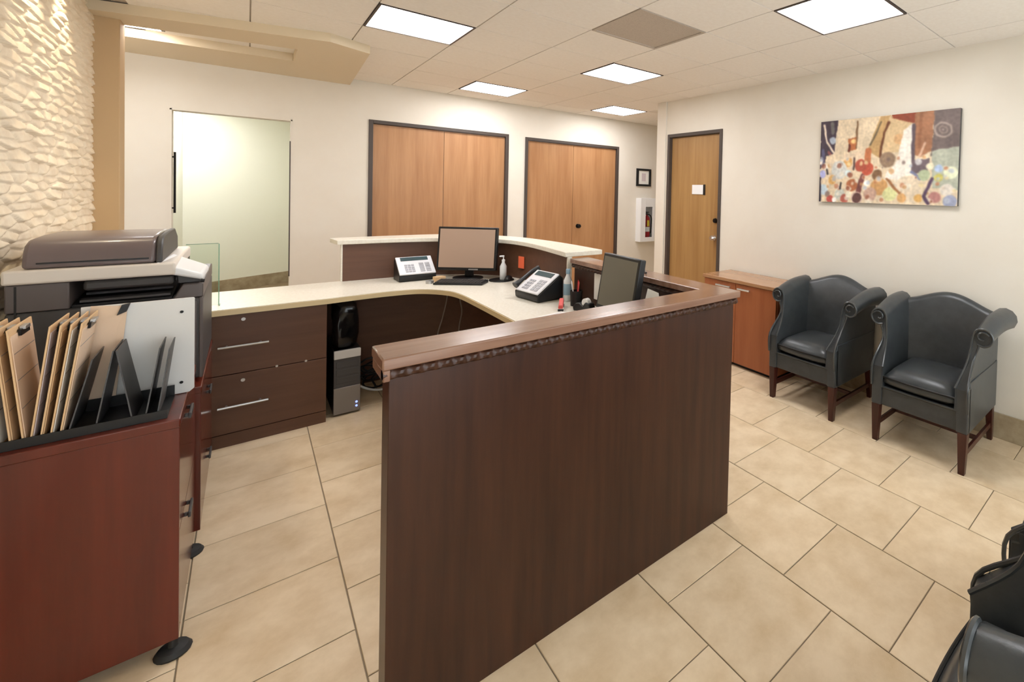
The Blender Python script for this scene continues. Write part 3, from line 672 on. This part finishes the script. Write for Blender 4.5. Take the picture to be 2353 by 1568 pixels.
# clutter on the right leg of the worktop
t = bottle('spray_bottle', 'small white bottle with blue label beside the cream screen post', (1.455, 2.655, .7705), [(.001, 0), (.024, 0), (.026, .005), (.026, .13), (.012, .16), (.010, .17)], 'bottle_white', 'blue_label', [(.013, .171), (.013, .20), (.001, .20)], 'bottle')
build(MB().lathe([(.0265, .04), (.0265, .11)], n=16), 'label_band', 'blue_label', t, smooth=True)
t = thing('pen_cup', 'dark pen cup with red and white pens behind the dull grey monitor', 'cup', (1.44, 2.52, .7705), world=False)
build(MB().lathe([(.001, 0), (.034, 0), (.037, .09), (.034, .09), (.031, .005), (.001, .005)], n=18), 'cup', 'black', t, smooth=True)
for q, (dx_, dy_, m_) in enumerate(((.012, .01, 'red'), (-.015, .008, 'white_plastic'), (.0, -.016, 'pink'), (-.008, .02, 'black'))):
    build(MB().cyl((dx_ * .5, dy_ * .5, .007), (dx_ * 1.7, dy_ * 1.7, .14), .004).cyl((dx_ * 1.7, dy_ * 1.7, .14), (dx_ * 1.76, dy_ * 1.76, .15), .004, .001), 'pen', m_, t)
t = thing('tape_dispenser', 'black tape dispenser on the worktop beside the dull grey monitor', 'tape dispenser', (1.40, 2.36, .7705), math.radians(100), world=False)
build(MB().extrude([(-.07, 0), (.07, 0), (.075, .02), (.05, .045), (.02, .05), (-.01, .035), (-.03, .06), (-.06, .055), (-.075, .02)], 'y', -.022, .022), 'body', 'black', t, bevel=.004)
build(MB().cyl((-.02, -.012, .052), (-.02, .012, .052), .028, n=18), 'tape', 'white_plastic', t, smooth=True)
t = thing('stapler', 'dark stapler with pink top on the worktop by the pen cup', 'stapler', (1.33, 2.50, .7705), math.radians(60), world=False)
build(MB().box(-.07, .07, -.016, .016, 0, .012), 'base', 'black', t, bevel=.003)
build(MB().hexa([(-.07, -.014, .014), (.065, -.014, .024), (.065, .014, .024), (-.07, .014, .014), (-.07, -.012, .036), (.06, -.012, .05), (.06, .012, .05), (-.07, .012, .036)]), 'arm', 'pink', t, bevel=.004)
build(MB().cyl((-.06, -.017, .016), (-.06, .017, .016), .008), 'hinge', 'chrome', t)
t = thing('paper_sheet', 'loose printed sheets on the worktop in front of the dull grey monitor', 'paper', (1.22, 2.28, .7705), math.radians(12), world=False)
build(MB().box(-.11, .11, -.14, .14, 0, .002), 'sheet', 'paper', t)
pr = MB()
for q in range(9): pr.box(-.09, .09 - (q % 3) * .03, .11 - q * .026, .118 - q * .026, .0021, .0025)
build(pr, 'print', 'form_lilac', t)
t = thing('card_holder', 'small black card holder with white cards on the worktop edge', 'card holder', (1.16, 2.03, .7705), math.radians(-80), world=False)
build(MB().box(-.05, .05, -.02, .02, 0, .01).box(-.05, .05, .014, .02, .01, .05).box(-.05, .05, -.02, -.015, .01, .025), 'tray', 'black', t)
build(MB().box(-.045, .045, -.012, .01, .011, .06), 'cards', 'white_plastic', t)
t = thing('taped_sheet', 'white sheet taped inside the desk side panel behind the monitor', 'paper', (1.5245, 2.40, .90), world=False)
build(MB().box(-.002, 0, -.055, .055, -.09, .09), 'sheet', 'paper', t)
t = thing('tent_card', 'white folded tent card standing right of the dull grey monitor', 'card', (1.395, 1.74, .7705), math.radians(-70), world=False)
build(MB().hexa([(-.05, -.05, 0), (.05, -.05, 0), (.05, -.0485, 0), (-.05, -.0485, 0), (-.02, 0, .235), (.04, 0, .22), (.04, .0015, .22), (-.02, .0015, .235)]), 'sheet', 'paper', t)
build(MB().hexa([(-.05, .05, 0), (.05, .05, 0), (.05, .0485, 0), (-.05, .0485, 0), (-.02, 0.0015, .235), (.04, 0.0015, .22), (.04, 0, .22), (-.02, 0, .235)]), 'sheet', 'paper', t)
t = thing('pen', 'short black pen lying on the right ledge of the reception screen', 'pen', (1.57, 2.02, ZL + .006), math.radians(60), world=False)
build(MB().cyl((-.06, 0, 0), (.05, 0, 0), .005).cyl((.05, 0, 0), (.062, 0, 0), .005, .001), 'barrel', 'black', t, smooth=True)
# cables under the worktop
for q, pts in enumerate(([(1.13, 3.94, .735), (1.12, 3.93, .6), (1.09, 3.93, .45), (1.055, 3.93, .3), (1.05, 3.93, .006)], [(1.23, 3.85, .735), (1.19, 3.85, .62), (1.205, 3.85, .5), (1.185, 3.85, .35), (1.18, 3.85, .006)])):
    tag(build(MB().tube(smooth_path(pts, 6), .0045), 'hanging_cable', 'cable_gray', smooth=True), ['straight grey cable hanging under the curved worktop', 'bent grey cable hanging under the worktop nearer the corner'][q], 'cable', 'cables under the worktop')
# computer tower
t = thing('computer_tower', 'black and silver computer tower standing on the floor beside the drawers', 'computer', (.461, 3.83, 0))
x0, x1, y0 = .392, .53, 3.632
build(MB().box(x0, x1, y0 + .02, y0 + .40, .012, .415), 'case', 'black', t, bevel=.004)
build(MB().box(x0, x1, y0, y0 + .02, .012, .18), 'lower_grille', 'case_silver', t, bevel=.003)
build(MB().box(x0, x1, y0 + .004, y0 + .02, .182, .362), 'drive_bays', 'gray_dark', t, bevel=.002)
build(MB().box(x0, x1, y0 - .004, y0 + .02, .364, .415), 'top_bezel', 'strip_gray', t, bevel=.003)
for q in range(3): build(MB().box(x0 + .012, x1 - .012, y0 + .001, y0 + .005, .205 + q * .05, .245 + q * .05), 'bay_cover', 'gray_dark', t, bevel=.002)
for zz in (.045, .07): build(MB().cyl((x1 - .02, y0 + .002, zz), (x1 - .02, y0 - .003, zz), .006), 'indicator', 'blue_led', t)
for xx in (x0 + .02, x1 - .02):
    for yy in (y0 + .05, y0 + .36): build(MB().cyl((xx, yy, 0), (xx, yy, .0125), .012), 'foot', 'rubber', t)
build(MB().box(x1, x1 + .001, y0 + .03, y0 + .06, .12, .16), 'sticker', 'yellow', t)
# crumpled black bag on the tower
rings = []
rng = random.Random(5)
for iz, (z, s_) in enumerate(((.416, .80), (.43, .95), (.50, 1.0), (.57, .98), (.64, 1.0), (.70, .92), (.722, .6))):
    ring_ = []
    for k in range(22):
        q = 2 * PI * k / 22; r_ = 1 + .10 * math.sin(3 * q + iz) + rng.uniform(-.05, .05)
        c_, n_ = math.cos(q), math.sin(q)
        ring_.append((.458 + .066 * s_ * r_ * np.sign(c_) * abs(c_) ** .6, 3.76 + .10 * s_ * r_ * np.sign(n_) * abs(n_) ** .6, z))
    rings.append(ring_)
tag(build(MB().loft(rings), 'plastic_bag', 'black_gloss', smooth=True, angle=70), 'glossy black plastic bag bundle on top of the computer tower', 'bag')
cb = MB()
rng = random.Random(11)
for q in range(7):
    c = (.66 + rng.uniform(-.05, .08), 3.99 + rng.uniform(-.04, .06))
    pts = [(c[0] + (.05 + .03 * rng.random()) * math.cos(a_ + q), c[1] + .03 * math.sin(a_ * 1.0 + q * 2), .05 + q * .02 + .045 * math.sin(a_ + q)) for a_ in np.linspace(0, 2 * PI, 13)[:-1]]
    pts = [(p[0], p[1], max(p[2], .008)) for p in pts]
    cb.tube(smooth_path(pts, 3, True), .0065, 7, True)
tag(build(cb, 'cable_tangle', 'black', smooth=True), 'tangle of black cables on the floor beside the computer tower', 'cables', kind='stuff')
tag(build(MB().tube(smooth_path([(.54, 3.9, .09), (.60, 3.88, .05), (.66, 3.86, .03), (.74, 3.88, .02), (.80, 3.95, .008)], 5), .008), 'white_cable', 'bottle_white', smooth=True), 'short white cable lying in front of the black cable tangle', 'cable')

# ------------------------------------------------------------------ cabinets at the left
def lateral(name, label, xa, xb, ya, yb, zt, topm, fm, hz, group=None):
    t = thing(name, label, 'cabinet', ((xa + xb) / 2, (ya + yb) / 2, 0), group=group)
    build(MB().box(xa, xb - .02, ya + .018, yb, .045, zt - .028), 'body', 'mahogany', t)
    build(MB().box(xa, xb, ya, ya + .018, .045, zt - .028), 'side_panel', 'mahogany', t, bevel=.001)
    build(MB().box(xa, xb + .002, ya - .003, yb, zt - .028, zt), 'top', topm, t, bevel=.003)
    n = len(hz)
    zs = np.linspace(.05, zt - .030, n + 1)
    for k in range(n):
        d = build(MB().box(xb - .019, xb, ya + .0185, yb - .002, zs[k] + .0015, zs[k + 1] - .0015), 'drawer', fm, t, bevel=.001)
        ym = hz[k][1]; xh = xb + .014
        build(MB().box(xb + .009, xb + .016, ym - .05, ym + .05, hz[k][0] - .009, hz[k][0] + .009).box(xb, xb + .009, ym - .045, ym - .035, hz[k][0] - .006, hz[k][0] + .006).box(xb, xb + .009, ym + .035, ym + .045, hz[k][0] - .006, hz[k][0] + .006), 'handle', 'gray_dark', d, bevel=.002)
    for xx in (xa + .06, xb - (.012 if ya < 2.5 else .065)):
        for yy in (ya + (.012 if ya < 2.5 else .06), yb - .05):
            build(MB().lathe([(.001, 0), (.040, 0), (.042, .006), (.034, .018), (.012, .022), (.010, .046), (.001, .046)], (xx, yy, 0), 18), 'foot', 'rubber', t, smooth=True)
    return t
lateral('lateral_cabinet', 'mahogany drawer cabinet in the foreground carrying the black file sorter', XL + .022, -.148, 2.109, 2.70, .735, 'mahogany', 'mahogany_front', [(.35, 2.31), (.685, 2.31)])
lateral('lateral_cabinet', 'lower mahogany cabinet under the printer beside the desk drawers', XL + .022, -.133, 2.72, 3.50, .635, 'mahogany', 'mahogany_front', [(.2, 3.1), (.5, 3.1)])

# printer
PY, PZ = 2.80, .636
t = thing('printer', 'large grey multifunction printer with cream scanner lid beside the stone wall', 'printer', (-.36, 3.08, PZ))
xa, xb = -.605, -.132
build(MB().box(xa, xb, PY, 3.45, PZ + .012, .985), 'body', 'gray_dark', t, bevel=.008)
build(MB().box(xa, -.468, PY, 3.45, .986, 1.085), 'left_tower', 'gray_plastic', t, bevel=.004)
build(MB().box(-.585, -.58, PY - .001, PY + .004, .80, 1.08), 'seam', 'black', t)
build(MB().box(-.468, -.21, 3.20, 3.45, .986, 1.085), 'rear_column', 'black', t)
build(MB().hexa([(-.215, PY, .986), (xb, PY, .986), (xb, 3.45, .986), (-.235, 3.45, .986), (-.19, PY + .004, 1.042), (xb, PY + .004, 1.042), (xb, 3.45, 1.042), (-.19, 3.45, 1.042)]), 'right_shoulder', 'gray_plastic', t, bevel=.004)
tr = build(MB().hexa([(-.466, PY + .02, .987), (-.22, PY + .02, .987), (-.22, 3.19, .987), (-.466, 3.19, .987), (-.466, PY + .02, .995), (-.22, PY + .02, .995), (-.22, 3.19, 1.03), (-.466, 3.19, 1.03)]), 'output_tray', 'black', t)
for q in range(3): build(MB().hexa([(-.45 + .0 * q, PY + .03 + .1 * q, 1.0 + q * .012), (-.225, PY + .03 + .1 * q, 1.0 + q * .012), (-.225, PY + .06 + .1 * q, 1.004 + q * .012), (-.45, PY + .06 + .1 * q, 1.004 + q * .012), (-.45, PY + .03 + .1 * q, 1.008 + q * .012), (-.225, PY + .03 + .1 * q, 1.008 + q * .012), (-.225, PY + .06 + .1 * q, 1.012 + q * .012), (-.45, PY + .06 + .1 * q, 1.012 + q * .012)]), 'tray_rib', 'gray_dark', tr)
build(MB().box(-.44, -.215, PY + .01, PY + .10, 1.045, 1.082), 'exit_roller_unit', 'gray_dark', t, bevel=.01)
build(MB().box(xa - .005, -.208, PY - .012, 3.45, 1.086, 1.137), 'scanner_bed', 'cream_plastic', t, bevel=.008)
prof = [(PY + .0, 1.138), (PY + .012, 1.19), (PY + .035, 1.222), (PY + .08, 1.238), (PY + .25, 1.243), (PY + .45, 1.24), (PY + .55, 1.20), (PY + .56, 1.138)]
lid = build(MB().extrude(prof, 'x', -.572, -.262), 'document_feeder', 'gray_lid', t, bevel=.012, seg=3)
build(MB().extrude([(PY - .002, 1.138), (PY + .008, 1.188), (PY + .033, 1.224), (PY + .08, 1.241), (PY + .25, 1.246), (PY + .45, 1.242), (PY + .555, 1.2), (PY + .565, 1.138)], 'x', -.262, -.244), 'end_cap', 'gray_dark', lid, bevel=.005)
build(MB().box(-.54, -.28, PY - .0005, PY + .006, 1.155, 1.16), 'feeder_slot', 'black', lid)
cp = build(MB().hexa([(-.262, PY - .012, 1.10), (-.132, PY + .0, 1.055), (-.125, PY + .20, 1.062), (-.238, PY + .26, 1.098), (-.262, PY - .012, 1.142), (-.134, PY + .0, 1.082), (-.125, PY + .20, 1.092), (-.238, PY + .26, 1.146)]), 'control_panel', 'white_plastic', t, bevel=.010, seg=3)
build(MB().hexa([(-.205, PY + .03, 1.043), (-.142, PY + .03, 1.043), (-.142, PY + .15, 1.043), (-.205, PY + .15, 1.043), (-.21, PY + .03, 1.09), (-.142, PY + .03, 1.068), (-.142, PY + .15, 1.072), (-.21, PY + .15, 1.095)]), 'panel_support', 'gray_dark', t, bevel=.004)
build(MB().cyl((-.140, PY - .004, 1.055), (-.128, PY - .004, 1.053), .007), 'panel_hinge', 'black', t)
build(MB().box(-.160, -.150, PY - .004, PY + .004, PZ + .03, .97), 'side_rib', 'gray_plastic', t, bevel=.002)
build(MB().box(-.143, -.1325, PY - .005, PY + .01, PZ + .014, .985), 'corner_strip', 'gray_plastic', t, bevel=.003)
for xx in (xa + .05, xb - .05):
    for yy in (PY + .05, 3.33): build(MB().cyl((xx, yy, PZ - .0005), (xx, yy, PZ + .013), .018), 'foot', 'rubber', t)

# white board with two screws, standing behind the sorter
t = thing('white_board', 'white rigid board with two dark screws propped behind the file sorter', 'board', (-.25, 2.36, .7355))
bdy = []
x0, x1, z0, z1, r_ = -.372, -.131, .7365, 1.064, .012
build(MB().extrude([(x0, z0), (x1 - r_, z0), (x1, z0 + r_), (x1, z1 - .003), (x1 - .003, z1), (x0, z1)], 'y', 2.352, 2.358), 'sheet', 'board_white', t, bevel=.0012)
for zz in (.775, 1.018): build(MB().cyl((-.161, 2.352, zz), (-.161, 2.349, zz), .0045), 'screw', 'dark_metal', t)
# file sorter
t = thing('file_sorter', 'black steel file sorter with slanted dividers on the mahogany cabinet', 'file sorter', (-.38, 2.23, .7355))
build(MB().box(-.62, -.175, 2.133, 2.335, .736, .741).box(-.62, -.175, 2.133, 2.137, .741, .762).box(-.62, -.175, 2.331, 2.335, .741, .775), 'tray', 'black', t)
def divider(xb_, xt_, zt_, m='gray_dark'):
    ya_, yb_ = 2.14, 2.325; th = .003
    v = [(xb_, ya_, .742), (xb_ + th, ya_, .742), (xb_ + th, yb_, .742), (xb_, yb_, .742), (xt_, ya_ + .035, zt_), (xt_ + th, ya_ + .035, zt_), (xt_ + th, yb_, zt_), (xt_, yb_, zt_)]
    build(MB().hexa(v), 'divider', m, t)
divider(-.315, -.287, .955); divider(-.245, -.281, .955); divider(-.222, -.196, .945); divider(-.198, -.176, .94); divider(-.363, -.325, .94); divider(-.515, -.541, .94); divider(-.575, -.60, .94)
# clipboards standing in the sorter
def clipboard(label, xb_, xt_, paper, ya_=2.139, yb_=2.329, h=.315, board='manila', clip=True, yskew=0.0):
    t = thing('clipboard', label, 'clipboard', (xb_, (ya_ + yb_) / 2, .7425), group='clipboards in the file sorter')
    zb_ = .7425; zt_ = zb_ + math.sqrt(max(h * h - (xt_ - xb_) ** 2, .01))
    def slab(o0, o1, ia, ib, f0, f1):
        def P(yy, f_, o_): return (xb_ + (xt_ - xb_) * f_ + o_, yy + yskew * f_, zb_ + (zt_ - zb_) * f_)
        return MB().hexa([P(ya_ + ia, f0, o0), P(ya_ + ia, f0, o1), P(yb_ - ib, f0, o1), P(yb_ - ib, f0, o0), P(ya_ + ia, f1, o0), P(ya_ + ia, f1, o1), P(yb_ - ib, f1, o1), P(yb_ - ib, f1, o0)])
    build(slab(0, .0035, 0, 0, 0, 1), 'board', board, t, bevel=.0008)
    build(slab(.0037, .0052, .008, .008, .03, .94), 'form', paper, t)
    for fa, fb in ((.30, .306), (.55, .556), (.78, .786)): build(slab(.0052, .0056, .014, .014, fa, fb), 'rule', 'cable_gray', t)
    if clip:
        build(slab(.0053, .011, .06, .06, .91, .965), 'clip', 'dark_metal', t, bevel=.001)
        build(slab(.0053, .016, .075, .075, .955, .985), 'clip_lever', 'silver', t, bevel=.001)
clipboard('leftmost clipboard leaning left in the file sorter', -.494, -.520, 'form_tan')
clipboard('second clipboard from the left, leaning left in the sorter', -.474, -.500, 'paper')
clipboard('third clipboard from the left, leaning left with manila edge', -.454, -.480, 'manila')
clipboard('tan form clipboard facing right, front of the left leaning stack', -.434, -.460, 'form_tan')
clipboard('lilac form clipboard leaning right between the two stacks', -.424, -.392, 'form_lilac')
clipboard('manila clipboard leaning right in the middle of the sorter', -.408, -.374, 'manila')
clipboard('clipboard leaning right with pale form, second from the white board', -.392, -.356, 'paper')
clipboard('tan clipboard leaning right against the white board', -.376, -.338, 'form_tan')
# tan sheet resting on the white board
t = thing('clip_sheet', 'tan form with black bulldog clip leaning against the white board', 'paper', (-.32, 2.33, .742))
build(MB().hexa([(-.372, 2.338, .776), (-.30, 2.330, .776), (-.30, 2.3315, .776), (-.372, 2.3395, .776), (-.352, 2.348, 1.066), (-.278, 2.346, 1.058), (-.278, 2.3475, 1.058), (-.352, 2.3495, 1.066)]), 'sheet', 'form_tan', t)
build(MB().hexa([(-.30, 2.338, 1.03), (-.28, 2.338, 1.04), (-.28, 2.350, 1.04), (-.30, 2.350, 1.03), (-.29, 2.338, 1.062), (-.272, 2.338, 1.066), (-.272, 2.350, 1.066), (-.29, 2.350, 1.062)]), 'clip', 'black', t)

# ------------------------------------------------------------------ credenza
t = thing('credenza', 'orange brown wooden credenza with two bar handles against the right wall', 'credenza', (3.18, 2.55, 0))
ya, yb = 2.165, 2.965; xf = 2.992
build(MB().box(xf + .02, XR - .016, ya, yb, .03, .715), 'body', 'oak_red', t, bevel=.002)
build(MB().box(xf - .012, XR - .015, ya - .012, yb + .012, .716, .745), 'top', 'oak_top_sheen', t, bevel=.003)
build(MB().box(xf + .04, XR - .03, ya + .02, yb - .02, 0, .03), 'plinth', 'black', t)
for a, b, h0, h1 in ((ya + .003, 2.588, 2.42, 2.55), (2.592, yb - .003, 2.635, 2.80)):
    d = build(MB().box(xf, xf + .019, a, b, .034, .712), 'door', 'oak_red', t, bevel=.002)
    build(MB().tube([(xf - .025, h0, .675), (xf - .025, h1, .675)], .008).cyl((xf - .025, h0 + .02, .675), (xf, h0 + .02, .675), .005).cyl((xf - .025, h1 - .02, .675), (xf, h1 - .02, .675), .005), 'handle', 'silver', d, smooth=True)

# ------------------------------------------------------------------ armchairs
def make_chair(label, loc, rotz):
    t = thing('armchair', label, 'armchair', loc, rotz, group='dark leather armchairs', world=False)
    # frame / rails
    build(MB().box(-.262, .262, -.272, .262, .225, .335), 'seat_rail', 'leather', t, bevel=.008, seg=3)
    build(MB().tube([(-.20, -.276, .338), (.20, -.276, .338)], .006), 'piping', 'piping', t, smooth=True)
    # seat cushion
    nx_, ny_ = 13, 13; rings = []
    def cush(u, v, top):
        x_ = .198 * u; y_ = -.275 + .41 * v
        e = (1 - abs(u) ** 6) * (1 - abs(2 * v - 1) ** 8)
        return (x_, y_ - .012 * (1 - u * u) * (1 if v < .5 else 0) * (1 - 2 * v if v < .5 else 0), (.338 + .062 + .052 * e ** .5 + .012 * (1 - u * u) * (1 - (2 * v - 1) ** 2)) if top else .338 + .030 * (1 - e ** .5))
    mb = MB(); U = np.linspace(-1, 1, nx_); V = np.linspace(0, 1, ny_)
    vt = [cush(u, v, True) for v in V for u in U]; vb = [cush(u, v, False) for v in V for u in U]
    n = nx_; N_ = nx_ * ny_; f = []
    for j in range(ny_ - 1):
        for i in range(nx_ - 1):
            f.append((j * n + i, j * n + i + 1, (j + 1) * n + i + 1, (j + 1) * n + i)); f.append((N_ + j * n + i, N_ + (j + 1) * n + i, N_ + (j + 1) * n + i + 1, N_ + j * n + i + 1))
    for i in range(nx_ - 1):
        f.append((i, N_ + i, N_ + i + 1, i + 1)); k = (ny_ - 1) * n; f.append((k + i, k + i + 1, N_ + k + i + 1, N_ + k + i))
    for j in range(ny_ - 1):
        f.append((j * n, (j + 1) * n, N_ + (j + 1) * n, N_ + j * n)); f.append((j * n + n - 1, N_ + j * n + n - 1, N_ + (j + 1) * n + n - 1, (j + 1) * n + n - 1))
    mb.add(vt + vb, f); cu = build(mb, 'seat_cushion', 'leather', t, smooth=True, angle=80)
    build(MB().tube([(p[0], p[1] - .002, p[2] + .001) for p in vt[:nx_]], .0055, 7), 'piping', 'black', cu, smooth=True)
    # back: camel top
    rings = []
    for u in np.linspace(-1, 1, 21):
        x_ = .258 * u; top = .800 + .075 * (math.cos(PI * u * .92) * .5 + .5) ** .85
        cv = .035 * u * u          # wraps forward at the sides
        yb0, yt0 = .115 - cv, .205 - cv
        ring_ = [(x_, yb0, .33), (x_, yb0 + .02, .46), (x_, yb0 + .055, .62), (x_, yt0, top - .035), (x_, yt0 + .018, top - .008), (x_, yt0 + .04, top), (x_, yt0 + .065, top - .012), (x_, .285, top - .05), (x_, .292, .60), (x_, .27, .24), (x_, .15, .24)]
        rings.append(ring_)
    build(MB().loft(rings), 'backrest', 'leather', t, smooth=True, angle=60)
    tp = [( .256 * u, .215 - .035 * u * u + .012, .800 + .075 * (math.cos(PI * u * .92) * .5 + .5) ** .85 + .001) for u in np.linspace(-1, 1, 25)]
    # rolled arms
    for s in (-1, 1):
        rings = []
        for q in np.linspace(0, 1, 12):
            y_ = -.268 + .50 * q
            zt_ = .775 + .060 * q + .02 * math.sin(PI * q)
            xo = .335 + .032 * q; R_ = .048 + .018 * q
            sink = .045 * (1 - q) ** 3
            xi = .196 + .012 * q
            cx_, cz_ = xo - R_, zt_ - R_
            prof_ = [(xi, .335), (xi + .002, .46), (xi + .012 + .35 * sink, .58), (xi + .03 + .3 * sink, cz_ - .01), (cx_ - R_ * .72, cz_ + R_ * .62)]
            for a_ in (115, 85, 55, 25, -5, -40, -80, -120): prof_.append((cx_ + R_ * math.cos(math.radians(a_)), cz_ + R_ * math.sin(math.radians(a_))))
            prof_ += [(.258 + .25 * sink + .012 * q, cz_ - R_ * 1.1), (.252 + .012 * q, .60), (.260, .47), (.262, .34)]
            rings.append([(s * a_, y_ - .018 * (1 - q) * (b_ < .5) + 0.112 * (1 - q) * min(1, max(0, (b_ - .47) / .15)), b_) for a_, b_ in prof_])
        am = MB().loft(rings, cap=False)
        for base in (0, 11 * 17):
            am.f += [tuple(base + i for i in q) for q in ((0, 1, 15, 16), (1, 2, 14, 15), (2, 3, 13, 14), (3, 4, 12, 13), (4, 5, 11, 12), (5, 6, 10, 11), (6, 7, 9, 10), (7, 8, 9))]
        arm = build(am, 'arm', 'leather', t, smooth=True, angle=50)
        fr = rings[0]
        outl = smooth_path([(p[0], p[1] - .004, p[2]) for p in fr[1:17]], 5)
        build(MB().tube(outl, .0065, 7), 'piping', 'piping', arm, smooth=True)
        cx_, cz_ = s * (.335 - .048), .775 - .048
        sp = [(cx_ + s * (.036 - .0035 * k) * math.cos(.5 + k * .62), -.164, cz_ + (.036 - .0035 * k) * math.sin(.5 + k * .62)) for k in range(9)]
        build(MB().tube(smooth_path(sp, 3), .006, 7), 'scroll', 'piping', arm, smooth=True)
        # front post
        build(MB().hexa([(s * .205, -.285, .225), (s * .264, -.285, .225), (s * .264, -.24, .225), (s * .205, -.24, .225), (s * .200, -.287, .465), (s * .264, -.287, .465), (s * .264, -.24, .48), (s * .200, -.24, .48)]), 'arm_post', 'leather', t, bevel=.008, seg=3)
        # outer side panel
        build(MB().box(*sorted((s * .250, s * .264)), -.262, .27, .225, .50), 'side_panel', 'leather', t, bevel=.003)
        # legs
        build(MB().hexa([(s * .222, -.278, 0), (s * .254, -.278, 0), (s * .254, -.246, 0), (s * .222, -.246, 0), (s * .214, -.283, .226), (s * .262, -.283, .226), (s * .262, -.235, .226), (s * .214, -.235, .226)]), 'leg', 'leg_wood', t, bevel=.003)
        build(MB().hexa([(s * .222, .268, 0), (s * .250, .268, 0), (s * .250, .298, 0), (s * .222, .298, 0), (s * .216, .225, .226), (s * .258, .225, .226), (s * .258, .268, .226), (s * .216, .268, .226)]), 'leg', 'leg_wood', t, bevel=.003)
        build(MB().box(*sorted((s * .230, s * .246)), -.25, .27, .085, .115), 'stretcher', 'leg_wood', t, bevel=.002)
    build(MB().box(-.230, .230, .00, .018, .088, .112), 'stretcher', 'leg_wood', t, bevel=.002)
    return t
ch = make_chair('dark leather armchair under the painting, farther from the credenza', (3.03, .997, 0), -PI / 2)
dup(ch, (3.03, 1.772, 0), -PI / 2, 'dark leather armchair next to the wooden credenza')
dup(ch, (1.145, .05, 0), PI, 'dark leather armchair cut off at the lower right corner, nearest the viewer')
dup(ch, (1.90, .03, 0), PI, 'dark leather armchair at the right edge beyond the nearest one')

for o in bpy.data.objects:
    if '_w' in o: del o['_w']
